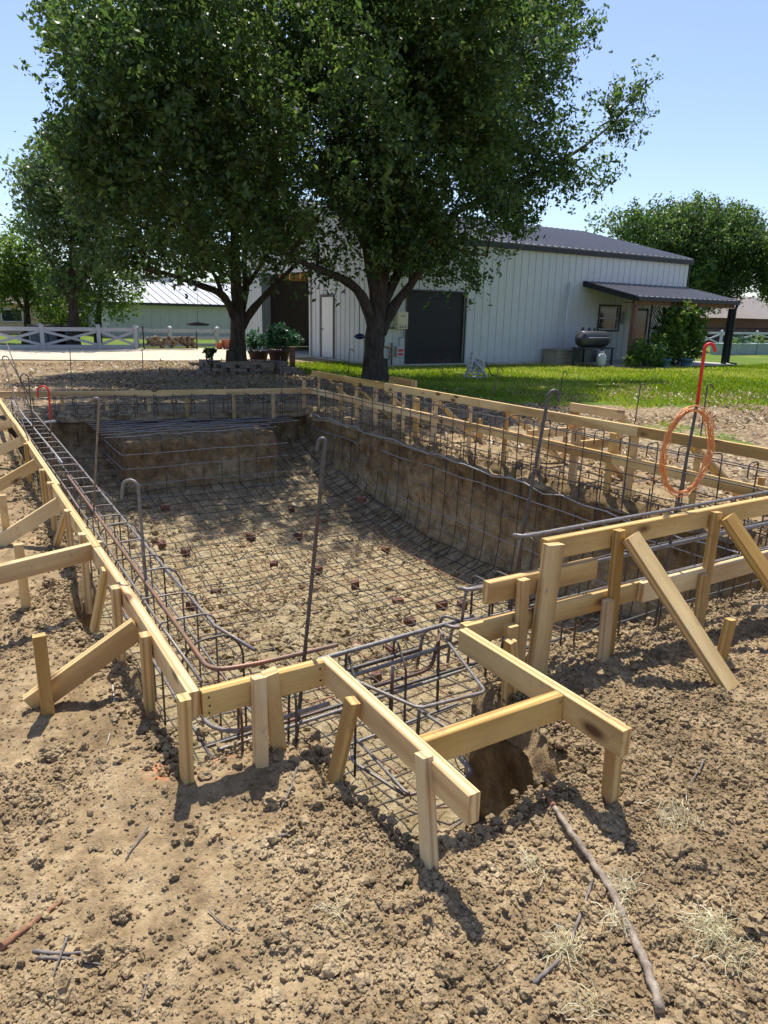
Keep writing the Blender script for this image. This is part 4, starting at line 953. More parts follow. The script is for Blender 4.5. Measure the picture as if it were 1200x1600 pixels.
# --- fences
def crossfence(name, lab, pts_, z0, z1, cross=True, group=None):
    t = thing(name, lab, 'fence', pts_[0]+Vector((0,0,0)))
    for i, p in enumerate(pts_): MB().box((p.x-.065, p.y-.065, 0), (p.x+.065, p.y+.065, z1+.06)).lathe((p.x, p.y, z1+.065), [(.09,0),(.09,.02),(.02,.07)], 4).build('post', mvinyl, t)
    for a, b in zip(pts_, pts_[1:]):
        d = (b-a); dd = d.normalized(); n_ = Vector((-dd.y, dd.x, 0))
        def rail(za, zb, off=0, h=.06):
            p = a+dd*.07+Vector((0,0,za))+n_*off; q_ = b-dd*.07+Vector((0,0,zb))+n_*off; v = (q_-p); MB().obox((p+q_)/2, v/2, n_*.02, v.normalized().cross(n_)*h).build('rail', mvinyl, t)
        rail(z1-.06, z1-.06, 0, .07); rail(z0+.07, z0+.07, 0, .07)
        if cross: rail(z0+.15, z1-.14, .023, .045); rail(z1-.14, z0+.15, -.023, .045)
        else: rail((z0+z1)/2, (z0+z1)/2)
    return t
fz = [P(x_, 547, .05) for x_ in (-110,-20,68,156,213)]
for v in fz: v.y = 28.9; v.z = 0
fz = [Vector((PY(x_, 547, 28.9).x, 28.9, 0)) for x_ in (-110,-20,68,156,213)]
crossfence('white_fence', 'white cross-braced gate fence along the far side of the drive', fz, .1, .86)
f2 = [Vector((PY(x_, 545, 30.2).x, 30.2, 0)) for x_ in (215,267,340,412,480)]
crossfence('white_fence', 'white plain rail fence behind the firewood rack', f2, .1, .80, False)
f3 = [Vector((PY(x_, 540, 29).x, 29, 0)) for x_ in (1050,1087,1125,1180,1240,1300)]
crossfence('white_fence', 'white cross-braced fence behind the planters at the right edge', f3, .1, 1.0)

# --- firewood, pots
a = PY(225,543,28.2); b = PY(308,543,28.2); fw = thing('firewood_rack', 'black rack filled with cut firewood at the edge of the drive', 'firewood rack', ((a.x+b.x)/2, 28.2, .085))
m = MB(); m.tube([(a.x,28.2,.09),(a.x,28.2,.95)], .025, 6); m.tube([(b.x,28.2,.09),(b.x,28.2,.8)], .025, 6); m.tube([(a.x,28.2,.14),(b.x,28.2,.14)], .025, 6); m.build('frame', mblack, fw)
mlog = simple('log_bark', (.13,.09,.065), .95, var=.5, scale=12); mend = simple('log_end', (.20,.15,.11), .9, var=.3, scale=20)
for k in range(60):
    x = random.uniform(a.x+.1, b.x-.1); z = .22+random.random()*.32; r = random.uniform(.05,.085)
    tag(MB().tube([(x+random.uniform(-.05,.05), 28.0, z), (x, 28.4, z+random.uniform(-.05,.05))], r, 7).build('log', mend if k % 2 else mlog, None, (x,28.2,z)), 'split log stacked on the black firewood rack', 'log', 'logs on the firewood rack')
for (px, w_, h_, lab, cat) in ((343,.15,.25,'small terracotta pot beside the firewood rack on the drive','pot'),(355,.22,.38,'larger red pot between the tree trunk and the small terracotta pot','pot')):
    c = PY(px,543,28.4); MB_ = MB().lathe((c.x,28.4,.085), [(w_*.7,0),(w_,h_*.85),(w_*1.1,h_*.87),(w_*1.1,h_),(w_*.9,h_),(w_*.85,h_*.8),(0.01,h_*.8)], 18); tag(MB_.build('flower_pot', mterra, None, (c.x,28.4,.085)), lab, cat)

# --- buildings far left and right
gb = thing('green_barn', 'pale green metal building with bare metal roof beyond the left fence', 'barn', (12, 42, 0))
ga = PY(172,500,42); gbx = PY(345,475,42); zt_ = PY(250,474,42).z
ribbed('wall', (ga.x, 42), (ga.x+16, 42), 0, zt_, mgreen_wall, gb, .5)
ribbed('wall', (ga.x, 54), (ga.x, 42.01), 0, zt_, mcream, gb, .5, out=(-1,0,0))
ribroof('roof', (ga.x-.3, 41.7, zt_), (ga.x+16.3, 41.7, zt_), (ga.x+16.3, 48, zt_+1.45), (ga.x-.3, 48, zt_+1.45), mroofl, gb, 34, rh=.05)
ribroof('roof', (ga.x+16.3, 54.3, zt_), (ga.x-.3, 54.3, zt_), (ga.x-.3, 48.002, zt_+1.45), (ga.x+16.3, 48.002, zt_+1.45), mroofl, gb, 34, rh=.05)
MB().box((ga.x-.32, 41.62, zt_-.12), (ga.x+16.3, 41.69, zt_+.02)).build('gutter', mblack, gb)
c = PY(252,452,46.5); MB().box((c.x-1, 47.7, zt_+1.4), (c.x+1.1, 48.3, zt_+1.75)).build('ridge_vent', mgrey, gb)
for k, (px0, px1, zt, mw, lab) in enumerate(((-60,64,1.75,simple('peach_stucco',(.52,.36,.24),.9),'peach stucco house wall behind the left fence'),(66,146,1.55,simple('brown_brick',(.16,.09,.065),.9,var=.4,scale=14),'low brown brick house behind the left trees'))):
    a = PY(px0,500,46+k*3); b = PY(px1,500,46+k*3); hs = thing('house', lab, 'house', (a.x, 46+k*3, 0)); y = 46+k*3
    MB().box((a.x,y,0),(b.x,y+8,zt)).build('wall', mw, hs); m = MB(); e = .3; p = [(a.x-e,y-e,zt),(b.x+e,y-e,zt),(b.x+e,y+8+e,zt),(a.x-e,y+8+e,zt)]; r0 = Vector((a.x+3,y+4,zt+.9)); r1 = Vector((b.x-3,y+4,zt+.9))
    m.poly([p[0],p[1],r1,r0]); m.poly([p[2],p[3],r0,r1]); m.poly([p[1],p[2],r1]); m.poly([p[3],p[0],r0]); m.poly(p[::-1]); m.build('roof', simple('shingle_%d' % k, (.13,.10,.08), .9), hs)
    wx = (a.x+b.x)/2; f_ = frame(MB(), wx, wx+1, .8, 1.4, y-.002).build('window', mvinyl, hs); MB().box((wx,y-.02,.8),(wx+1,y-.005,1.4)).build('pane', mglass, f_)
a = PY(1140,500,38); hs = thing('house', 'neighbour house with grey-brown shingle roof at the right edge', 'house', (a.x, 38, 0)); x0 = a.x
MB().box((x0,38,0),(x0+22,48,2.1)).build('wall', mtim, hs); m = MB(); m.poly([(x0-.6,37.4,2.0),(x0+22,37.4,2.0),(x0+20,43,4.1),(x0+3,43,4.1)]); m.poly([(x0-.6,37.4,2.0),(x0+3,43,4.1),(x0-.6,48.5,2.0)]); m.poly([(x0+20,43,4.1),(x0+22,48.5,2.0),(x0-.6,48.5,2.0),(x0+3,43,4.1)]); m.build('roof', simple('grey_shingle', (.24,.21,.19), .9, var=.2, scale=5), hs)
bf = thing('board_fence', 'dark brown board fence in front of the neighbour house', 'fence', (30, 34, 0)); m = MB(); x = PY(1060,500,34).x
while x < PY(1300,500,34).x: m.box((x,34,0),(x+.14,34.03,1.25)); x += .15
m.build('boards', simple('dark_boards', (.10,.06,.045), .9, var=.3), bf); MB().box((PY(1060,500,34).x,33.95,1.0),(PY(1300,500,34).x,33.99,1.1)).build('rail', mtim, bf)
for k, px in enumerate((1133,1157,1182,1207)):
    c = PY(px,549,21.6); lab = ('first','second','third','fourth')[k]+' from the left of the pale metal planters by the right fence'
    pt = MB().box((c.x-.62,21.2,.02),(c.x+.62,22.0,.55)).box((c.x-.66,21.16,.552),(c.x+.66,22.04,.59)).build('raised_planter', mteal, None, (c.x,21.6,0)); tag(pt, lab, 'planter', 'metal planters')
    m = MB()
    for q_ in np.linspace(-.55,.55,9): m.box((c.x+q_,21.185,.04),(c.x+q_+.04,21.198,.53))
    m.build('rib', mteal, pt, origin=(c.x,21.6,0))
for k,(px,lab) in enumerate(((62,'grey bin left of the second fence post seen through the fence'),(88,'grey bin between two fence posts beyond the white fence'),(102,'grey bin closest to the dark tree trunk beyond the fence'))):
    c = PY(px,540,31.5); bn = MB().box((c.x-.32,31.2,.03),(c.x+.32,31.8,.8)).build('wheeled_bin', simple('bin_grey',(.16,.18,.21),.5), None, (c.x,31.5,0)); tag(bn, lab, 'bin', 'bins beyond the fence')
    MB().obox((c.x,31.5,.85),(.35,0,0),(0,.34,.03),(0,0,.03)).build('lid', mdplast, bn, origin=(c.x,31.5,0)); MB().lathe((c.x-.34,31.7,.1),[(.1,0),(.1,.05)],12,'x').build('wheel', mdplast, bn, origin=(c.x,31.5,0))

# ================================================================ plants
def leaf_mat(name, a, b, c, tr=.38):
    m = bpy.data.materials.new(name); m.use_nodes = True; t = m.node_tree; pb = t.nodes['Principled BSDF']; out = t.nodes['Material Output']
    at = t.nodes.new('ShaderNodeAttribute'); at.attribute_name = 'v'; r = t.nodes.new('ShaderNodeValToRGB'); e = r.color_ramp.elements; e[0].color = (*a,1); e[1].color = (*c,1); q_ = e.new(.5); q_.color = (*b,1)
    t.links.new(at.outputs['Fac'], r.inputs[0]); t.links.new(r.outputs[0], pb.inputs['Base Color']); pb.inputs['Roughness'].default_value = .42; pb.inputs['Specular IOR Level'].default_value = .35
    tl = t.nodes.new('ShaderNodeBsdfTranslucent'); mx = t.nodes.new('ShaderNodeMixShader'); mx.inputs[0].default_value = tr
    hs = t.nodes.new('ShaderNodeHueSaturation'); hs.inputs['Value'].default_value = 1.9; hs.inputs['Saturation'].default_value = 1.15; hs.inputs['Hue'].default_value = .485; t.links.new(r.outputs[0], hs.inputs['Color']); t.links.new(hs.outputs[0], tl.inputs['Color'])
    t.links.new(pb.outputs[0], mx.inputs[1]); t.links.new(tl.outputs[0], mx.inputs[2]); t.links.new(mx.outputs[0], out.inputs['Surface']); return m
moak = leaf_mat('oak_leaf', (.028,.052,.018), (.050,.095,.028), (.13,.195,.055), .46); mlgt = leaf_mat('light_leaf', (.05,.09,.02), (.085,.15,.03), (.14,.21,.05), .45)
molive = leaf_mat('olive_leaf', (.05,.085,.035), (.085,.135,.05), (.15,.21,.085)); mvine = leaf_mat('vine_leaf', (.05,.10,.02), (.09,.16,.03), (.2,.27,.07)); mblue = leaf_mat('shrub_leaf', (.02,.06,.035), (.04,.10,.055), (.07,.15,.07))
mbark = NM('bark', .95, 0, .1); _f = mbark.noise(14, 6, .7, co=mbark.co((1,1,.22))); mbark.base(mbark.ramp(_f, [(.35, (.035,.028,.022)), (.65, (.11,.09,.07))])).bump(_f, 1, .04); mbark = mbark.m
def foliage(centers, radii, nper, size, spread, droop=.15, spray=0, gap=-1.0):
    """leaf quads in twig clusters spread through ellipsoidal masses"""
    P_, N_, V_ = [], [], []
    for (c, r), n in zip(zip(centers, radii), nper):
        n = int(n)
        u = rng.normal(size=(n, 3)); u /= np.linalg.norm(u, axis=1)[:,None]; rad = rng.random(n)**.42
        rad = rad*(1+.20*(fbm(u[:,0]*2.2+c[0], u[:,1]*2.2+u[:,2]*1.7, 1.1, 3, 9)))
        tip = np.array(c)+u*rad[:,None]*r*np.array([1,1,.92]); kk = fbm(tip[:,0]+tip[:,2]*.8, tip[:,1]-tip[:,2]*.6, .8, 3, 19) > gap; tip = tip[kk]; u = u[kk]; n = len(tip)
        if n == 0: continue
        dirn = u*.8+rng.normal(size=(n,3))*.45; dirn[:,2] -= droop; dirn /= np.linalg.norm(dirn, axis=1)[:,None]
        k = 11; tw = rng.random((n, k)); L = spread*(.5+rng.random((n, 1)))
        p = tip[:,None]+dirn[:,None]*(tw*L)[...,None]+rng.normal(size=(n,k,3))*spread*.28
        P_.append(p.reshape(-1, 3)); nn = rng.normal(size=(n*k, 3))*.75+np.array([0,0,.55]); N_.append(nn); cv = np.clip(.5+.22*rng.normal(size=(n,1)), 0, 1)
        V_.append(np.clip(cv+.13*rng.normal(size=(n,k)), 0, 1).ravel())
    if spray:
        for (c, r) in zip(centers, radii):
            n = int(spray*r*r)+2; k = 16; u = rng.normal(size=(n, 3)); u /= np.linalg.norm(u, axis=1)[:,None]
            st = np.array(c)+u*r*.85; dr = u+np.array([0,0,.25])+.4*rng.normal(size=(n,3)); dr /= np.linalg.norm(dr, axis=1)[:,None]; L = (.35+.75*rng.random((n,1)))*min(1.1, .35+r*.6)
            t = rng.random((n,k)); p = st[:,None]+dr[:,None]*(t*L)[...,None]+rng.normal(size=(n,k,3))*(.11*(1.15-t))[...,None]; p[...,2] -= .12*(t*L)**2
            P_.append(p.reshape(-1,3)); N_.append(rng.normal(size=(n*k,3))*.7+np.array([0,0,.5])); V_.append(np.clip(.5+.24*rng.normal(size=n*k), 0, 1))
    p = np.concatenate(P_); nn = np.concatenate(N_); nn /= np.linalg.norm(nn, axis=1)[:,None]; v = np.concatenate(V_); n = len(p)
    a = np.cross(nn, rng.normal(size=(n,3))); a /= np.linalg.norm(a, axis=1)[:,None]; b = np.cross(nn, a); s = size*(.6+.8*rng.random(n))[:,None]
    q0 = p-a*s*.5; q1 = p+b*s*.27+nn*s*.06; q2 = p+a*s*.55; q3 = p-b*s*.27+nn*s*.06
    V = np.stack([q0, q1, q2, q3], 1).reshape(-1, 3); Fc = np.arange(n*4).reshape(n, 4)
    return V, Fc, np.repeat(v, 4)
def crown(name, parent, centers, radii, dens, size, spread, mat, **k):
    nper = [max(6, dens*r**2.3) for r in radii]; V, Fc, v = foliage(centers, radii, nper, size, spread, **k)
    o0 = np.array(parent.location); me = mesh_np(name, V-o0, Fc, mat, True, {'v': v}); return link(name, me, parent)
def limb(parent, pts_, r0, r1, name='limb', seg=9):
    pts_ = [Vector(p) for p in pts_]; q_ = []
    for i in range(len(pts_)-1):
        p0, p1, p2, p3 = pts_[max(i-1,0)], pts_[i], pts_[i+1], pts_[min(i+2,len(pts_)-1)]
        for t in (0,.25,.5,.75): q_.append(.5*((2*p1)+(p2-p0)*t+(2*p0-5*p1+4*p2-p3)*t*t+(3*p1-p0-3*p2+p3)*t**3))
    q_.append(pts_[-1]); n = len(q_); rad = [r0+(r1-r0)*(i/(n-1))**.8 for i in range(n)]
    rad = [r*(1+.07*math.sin(i*1.9+r0*50)) for i, r in enumerate(rad)]
    return MB().tube(q_, r0, seg, rad=rad).build(name, mbark, parent)
def depthpx(v): return F/((Vector(v)-Vector((0,0,H))).dot(Vector((_x[2],_y[2],_u[2]))))
def tree(name, lab, base, Y, blobs, layers, limbs, tw, dens, size, spread, mat, group=None, **kw):
    t = thing(name, lab, 'tree', base, group); cs, rs = [], []
    for (px, py, r) in blobs:
        for dy, sc in layers(r):
            c = PY(px, py, Y+dy); m_ = r*sc/depthpx(c); cs.append(np.array(c)); rs.append(m_)
    tr = [(Vector(base)+Vector((0,0,-.15)))]+[PY(px, py, Y) for px, py in limbs[0][0]]
    o = limb(t, tr, limbs[0][1], limbs[0][2], 'trunk', 14)
    # flare at the root
    MB().lathe(Vector(base)+Vector((0,0,-.15)), [(limbs[0][1]*1.55,0),(limbs[0][1]*1.25,.12),(limbs[0][1]*1.05,.35),(limbs[0][1]*.93,.7)], 14, close=False).build('root_flare', mbark, t)
    for (pp, r0, r1, dys) in limbs[1:]: limb(t, [PY(px, py, Y+dy) for (px, py), dy in zip(pp, dys)], r0, r1)
    for i in range(tw):
        c = Vector(cs[rng.integers(len(cs))]); e = min([PY(*q_, Y) for L in limbs for q_ in L[0][len(L[0])//2:]], key=lambda v: (v-c).length); c = e.lerp(c, min(.8, 2.2/max(.1, (c-e).length)))
        limb(t, [e, e.lerp(c, .5)+Vector((0,0,.15)), c+Vector((0,0,.2))], .045, .01, 'branch', 6)
    crown('crown', t, cs, rs, dens, size, spread, mat, **kw); return t
two = lambda r: ((-1.6, .8), (0, 1.0), (1.6, .85)) if r > 75 else (((-.5, .9), (.7, .9)) if r > 45 else ((0, 1),))
def nearer(r): return ((-6.1,.95),(-4.3,.95),(-1.6,1.0),(1.2,.85)) if r > 90 else (((-5.4,.95),(-2.6,.9),(.4,.9)) if r > 46 else (((-.4,.9),(.5,.9)) if r > 38 else ((0,1),)))
def near(r): return ((-3.5,.66),(-2.0,.86),(-.4,1.0),(1.6,.85)) if r > 95 else (((-1.2,.85),(.3,.95),(1.5,.8)) if r > 60 else (((-.4,.9),(.5,.9)) if r > 38 else ((0,1),)))
b2 = P(586,598,0)
tree('oak_tree', 'largest oak in the middle, trunk rising just behind the right form', (b2.x, b2.y, 0), b2.y,
  [(640,60,135),(770,70,130),(560,130,120),(700,200,130),(600,250,115),(785,190,85),(835,110,62),(880,30,42),(915,50,24),(640,340,95),(545,370,75),(735,330,85),(795,320,55),(690,400,55),(742,425,28),(770,370,40),(500,390,48),(490,300,75),(480,430,26),
   (893,240,38),(922,222,28),(948,195,24),(975,160,24),(1000,130,18),(1018,108,12),(905,292,28),(858,265,44),(945,262,22),(968,235,20),(990,205,16),(880,290,30),(925,270,22),(938,300,12),(1005,165,12),(960,210,20),(650,-80,130),(520,-60,125),(780,-60,105),(700,20,120),(860,-10,60),(870,200,50),(840,240,60),(905,205,30),(935,165,22),(985,140,18),(755,395,30),(610,400,40)],
  near, [([(584,560),(588,500),(596,440),(602,340),(612,200),(630,60)], .30, .07),
   ([(586,520),(565,462),(535,436),(495,420),(450,400)], .15, .04, (0,-.1,-.2,-.3,-.3)), ([(594,520),(618,475),(642,445),(665,405),(700,340)], .15, .05, (0,-.1,-.2,-.3,-.3)), ([(590,490),(575,400),(550,280),(530,150)], .15, .04, (0,0,-.4,-.8)), ([(596,480),(625,420),(660,330),(720,200)], .14, .04, (0,.2,.4,.6)),
   ([(640,450),(650,400),(690,360),(720,330)], .06, .03, (-.2,-.6,-1,-1.4)), ([(700,340),(790,290),(880,250),(960,190),(1010,125)], .07, .015, (-.3,-.3,0,0,0)), ([(630,300),(720,180),(800,90)], .09, .03, (0,0,0)), ([(600,440),(640,380),(760,400)], .06, .02, (0,-.6,-.8))],
  34, 230, .108, .22, moak, 'oaks by the pit', spray=13, gap=-.07)
b1 = P(370,580,0)
tree('oak_tree', 'second oak with forked low limbs, standing in the stone ring', (b1.x, b1.y, 0), b1.y,
  [(300,90,120),(200,120,100),(150,60,75),(95,18,36),(70,10,16),(130,230,55),(150,300,52),(112,185,36),(215,405,34),(180,395,26),(110,160,30),(82,140,16),(62,125,8),(250,220,115),(380,200,110),(165,235,70),(330,330,95),(430,320,80),(235,345,52),(290,385,48),(400,395,50),(330,405,35),(205,360,28),(450,370,45),(190,290,48),(350,-50,110),(210,-40,80),(460,60,110),(240,420,18),(275,415,26)],
  nearer, [([(371,540),(372,480),(368,430),(365,340),(350,220)], .28, .07), ([(369,500),(348,462),(310,445),(268,430),(225,420)], .13, .035, (0,-.2,-.4,-.6,-.6)), ([(377,510),(398,480),(428,448),(470,405)], .14, .04, (0,-.2,-.3,-.5)),
   ([(374,500),(384,450),(382,400),(400,300)], .13, .04, (0,.2,.4,.4)), ([(348,462),(335,430),(300,380)], .07, .03, (-.2,-.2,0)), ([(384,450),(410,410),(440,360)], .07, .03, (.2,.4,.5))],
  30, 260, .112, .24, moak, 'oaks by the pit', spray=12, gap=-.12)
tree('olive_tree', 'grey-green tree behind the second oak, beyond the white fence', (PY(116,543,31).x, 31, 0), 31,
  [(115,265,72),(65,290,50),(160,320,70),(115,370,65),(50,262,22),(40,300,18),(75,340,45),(130,430,45),(90,440,35)], two, [([(115,500),(114,460),(112,400),(115,320)], .26, .08), ([(114,480),(90,430),(60,370)], .12, .04, (0,0,0)), ([(114,470),(140,420),(165,350)], .12, .04, (0,0,0))], 10, 75, .17, .45, molive)
tree('shade_tree', 'bright green small tree at the left edge behind the fence', (PY(43,540,34).x, 34, 0), 34,
  [(20,410,50),(60,430,45),(40,370,30),(10,450,42),(75,470,30),(45,350,16),(-30,420,60)], two, [([(43,510),(42,480),(40,430)], .2, .07), ([(42,490),(20,460),(0,430)], .08, .03, (0,0,0))], 8, 75, .17, .42, mlgt)
tree('shade_tree', 'lighter tree with leafy boughs hanging in front of the green barn', (PY(154,540,32.5).x, 32.5, 0), 32.5,
  [(170,420,44),(150,460,36),(195,455,24),(180,485,18),(120,480,34),(200,470,14),(165,390,34),(100,500,16),(75,495,22)], two, [([(154,505),(155,470),(160,430)], .17, .06)], 8, 85, .16, .38, mlgt)
tree('round_tree', 'dense round-topped tree behind the right end of the barn', (PY(1085,520,36).x, 36, 0), 36,
  [(1080,370,60),(1020,370,48),(1130,380,62),(1160,400,55),(1060,420,60),(1120,440,50),(990,350,30),(1090,340,34),(1150,352,34),(965,352,18),(935,350,14),(1180,370,26),(1040,345,30)], two, [([(1088,500),(1085,460),(1080,400)], .4, .15)], 8, 60, .22, .55, moak)
tree('round_tree', 'tree leaning in at the right edge over the neighbour house', (PY(1235,520,33).x, 33, 0), 33,
  [(1215,400,42),(1205,440,26),(1240,430,60),(1198,455,12)], two, [([(1237,500),(1235,440)], .25, .1)], 4, 70, .2, .5, mlgt)
# young pear-like row behind to close the horizon
cs = []; rs = []
for x in np.arange(-70, 190, 4.5): cs.append(np.array((x+rng.normal(), 118+rng.normal()*6, 2.0+rng.random()*2.2))); rs.append(3.2+rng.random()*1.4)
V, Fc, v = foliage(cs, rs, [110]*len(cs), .75, 1.1); tag(link('far_woods', mesh_np('far_woods', V, Fc, moak, True, {'v': v})), 'low dark line of trees along the horizon', 'woods', kind='stuff')
# shrubs
def shrub(name, lab, base, Y, blobs, dens, size, spread, mat, cat='shrub', stem=True, **kw):
    t = thing(name, lab, cat, base); cs = []; rs = []
    for (px, py, r) in blobs: c = PY(px, py, Y); cs.append(np.array(c)); rs.append(r/depthpx(c))
    nper = [max(8, dens*r**2) for r in rs]; V, Fc, v = foliage(cs, rs, nper, size, spread, **kw); link('foliage', mesh_np('foliage', V-np.array(base), Fc, mat, True, {'v': v}), t)
    if stem:
        for k in range(5): c = Vector(cs[k % len(cs)]); limb(t, [Vector(base), Vector(base).lerp(c, .5)+Vector((random.uniform(-.08,.08),0,0)), c], .02, .008, 'stem', 5)
    return t
vb = PY(1060,572,16.1); shrub('climbing_vine', 'big leafy vine on the lattice in front of the porch', (vb.x,16.1,.09), 16.1, [(1065,490,20),(1085,500,18),(1050,500,22),(1075,520,24),(1050,530,24),(1080,545,20),(1050,555,18),(1092,520,10),(1035,520,14)], 620, .10, .10, mvine)
vb = PY(1000,572,15.7); shrub('leafy_bush', 'low dark bush left of the vine at the porch edge', (vb.x,15.7,.0), 15.7, [(1000,548,16),(1015,555,18),(990,562,12),(1025,535,13),(1030,560,14)], 620, .10, .10, mvine)
for (px, lab) in ((1037,'left blue-green pot under the vine'),(1071,'right blue-green pot under the vine, beside the slab')):
    c = PY(px,573,15.55); r = .2; tag(MB().lathe((c.x,15.55,.02), [(r*.7,0),(r,.26),(r*1.12,.28),(r*1.12,.33),(r*.95,.33),(r*.9,.25),(.01,.25)], 18).build('flower_pot', simple('teal_pot',(.05,.13,.15),.4), None, (c.x,15.55,.02)), lab, 'pot')
for (px, w_, h_, Y, lab, pl) in ((404,15,24,19.6,'left dark urn beside the tree, planted with a blue-green bush',[(400,530,14),(388,535,10),(415,535,10)]),(436,16,28,18.9,'right dark urn with a spreading blue-green bush, nearest the post',[(432,525,15),(448,528,13),(420,530,10),(462,530,9),(440,515,9)])):
    c = PY(px,560,Y); k = 1/depthpx(c); r = w_*k; hh = h_*k; zb = .03
    tag(MB().lathe((c.x,Y,zb), [(r*.6,0),(r*.85,hh*.4),(r,hh*.85),(r*1.1,hh*.9),(r*1.1,hh),(r*.9,hh),(r*.85,hh*.85),(.01,hh*.85)], 20).build('garden_urn', mbpot, None, (c.x,Y,zb)), lab, 'urn')
    shrub('potted_bush', 'blue-green bush growing in the '+('left' if px < 420 else 'right')+' dark urn', (c.x,Y,zb+hh*.86), Y, pl, 700, .085, .12, mblue)
c = P(457,576,.05); tag(MB().box((c.x-.06,c.y-.06,-.1),(c.x+.06,c.y+.06,.6)).box((c.x-.09,c.y-.09,.601),(c.x+.09,c.y+.09,.64)).box((c.x-.2,c.y-.2,.0),(c.x+.2,c.y+.2,.09)).build('wooden_post', mtim, None, (c.x,c.y,0)), 'short dark timber post right of the urns', 'post')
c = PY(368,560,17.4); shrub('seedling', 'thin-leaved young plant standing up from the stone ring left of the trunk', (PY(331,565,17.2).x,17.2,.2), 17.2, [(322,548,3),(330,550,4),(337,548,3),(329,557,4)], 900, .08, .05, moak)
for k,(px,py,r,lab) in enumerate(((1143,535,9,'yellow-green'),(1160,530,11,'tall grey-green'),(1185,532,9,'sparse green'))): c = PY(px,545,21.6); shrub('planter_plants', lab+' plants growing in the metal planters', (c.x,21.6,.5), 21.6, [(px,py,r),(px+5,py+5,r*.8)], 300, .09, .12, (mvine,mblue,mlgt)[k], 'plants')
# stone ring round the second oak
rg = thing('stone_ring', 'stacked flat stones ringing the trunk of the second oak', 'stone ring', (b1.x, b1.y-.9, 0)); cx_, cy_ = b1.x-.05, b1.y-.75
for lay in range(3):
    for k in range(14):
        a = 2*math.pi*(k+.5*(lay % 2))/14
        if random.random() < .12*lay: continue
        rr = .88+random.uniform(-.04,.04); x = cx_+rr*math.cos(a)*1.15; y = cy_+rr*math.sin(a)*.95; u = Vector((-math.sin(a),math.cos(a),0)); n_ = Vector((math.cos(a),math.sin(a),0))
        MB().obox((x,y,.06+lay*.095), u*random.uniform(.17,.215), n_*.12, (random.uniform(-.004,.004),0,.043)).build('stone', mstone, rg)
MB().lathe((cx_,cy_,.05), [(.8,0),(.8,.2),(.4,.24),(.01,.25)], 24).build('soil', mclod, rg)
for (px, py, s, lab) in ((322,574,.28,'low stone heap left of the stone ring'),(350,585,.3,'stack of flat stones in front of the ring'),(455,588,.2,'low flat stones right of the stone ring under the urns')):
    c = P(px, py, .0); t = thing('stone_pile', lab, 'stones', (c.x,c.y,0))
    for k in range(7): MB().obox(c+Vector((random.uniform(-1,1)*s,random.uniform(-1,1)*s*.5,.04+.075*(k//3))), (random.uniform(.12,.2),random.uniform(-.05,.05),0), (0,.12,0), (0,0,.035)).build('stone', mstone, t)
# hanging things
def hang(name, lab, cat, px, p0, p1, Y, prof, mat):
    a = PY(px, p0, Y); b = PY(px, p1, Y); t = thing(name, lab, cat, tuple(b)); MB().tube([a, b+Vector((0,0,.03))], .006, 4).build('cord', mdark, t); MB().lathe(b, prof, 14).build('tray', mat, t)
hang('bird_feeder', 'flat tray feeder hanging on a long cord from the low left limb', 'bird feeder', 309, 446, 506, b1.y-.4, [(.02,.05),(.05,.04),(.30,0),(.26,-.04),(.02,-.05)], mdark)
hang('wind_chime', 'dark blue disc hanging beside the big trunk', 'ornament', 562, 455, 526, b2.y-.3, [(.02,.07),(.08,.05),(.14,.0),(.06,-.05),(.02,-.06)], plain('dark_blue', (.01,.015,.06), .4))
# grass and litter
gs = mesh_np  # blades
n = 260000; xs = rng.uniform(6.5, 34, n); ys = rng.uniform(3, 20.5, n)
lw = .5+.5*np.clip(ys-np.interp(xs, [7.2,7.9,8.6,10.5,14,30], [16,12,9.6,8.2,6.9,3]), -1, 1)+.9*fbm(xs, ys, 1.1, 4, 55)
d = np.hypot(xs, ys); k = (lw > .55) & (xs > 7.6) & (rng.random(n) < np.clip(14/d, 0, 1)) & ~((ys > 18.2) & (xs > 10.9)) & ~((ys > 15.8) & (xs > 18.8)); xs, ys = xs[k], ys[k]; n = len(xs)
zz = gbase(xs, ys); hgt = .03+.045*rng.random(n); a = rng.random(n)*6.283; wd = .004+.0006*np.hypot(xs, ys); dx, dy = np.cos(a)*wd, np.sin(a)*wd; lx, ly = rng.normal(size=n)*.02, rng.normal(size=n)*.02
V = np.stack([np.stack([xs-dx, ys-dy, zz-.005], -1), np.stack([xs+dx, ys+dy, zz-.005], -1), np.stack([xs+lx, ys+ly, zz+hgt], -1)], 1).reshape(-1, 3)
mgrass = leaf_mat('grass_blade', (.11,.17,.02), (.19,.27,.035), (.36,.38,.10), .45); tag(link('lawn_grass', mesh_np('lawn_grass', V, np.arange(n*3).reshape(n, 3), mgrass, False, {'v': np.repeat(np.clip(.4+.25*rng.normal(size=n)+1.1*fbm(xs, ys, .35, 3, 12), 0, 1), 3)})), 'short sunlit green grass covering the lawn before the barn', 'grass', kind='stuff')
n = 95000; xs = rng.uniform(-3, 15, n); ys = rng.uniform(2.5, 22, n); k = (((ys > 11.4) & (xs < 8.5)) | ((xs > 5.5) & (ys < 12))) & (sdist(xs, ys) < -.3) & (rng.random(n) < np.clip(.2+1.6*(fbm(xs, ys, .9, 3, 66)+.2), 0, 1)); xs, ys = xs[k], ys[k]; n = len(xs)
zz = gbase(xs, ys)+.004+.02*rng.random(n); a = rng.random(n)*6.283; L = .02+.035*rng.random(n); w_ = .006+.008*rng.random(n); ux, uy = np.cos(a), np.sin(a); tz = .02*rng.normal(size=n)
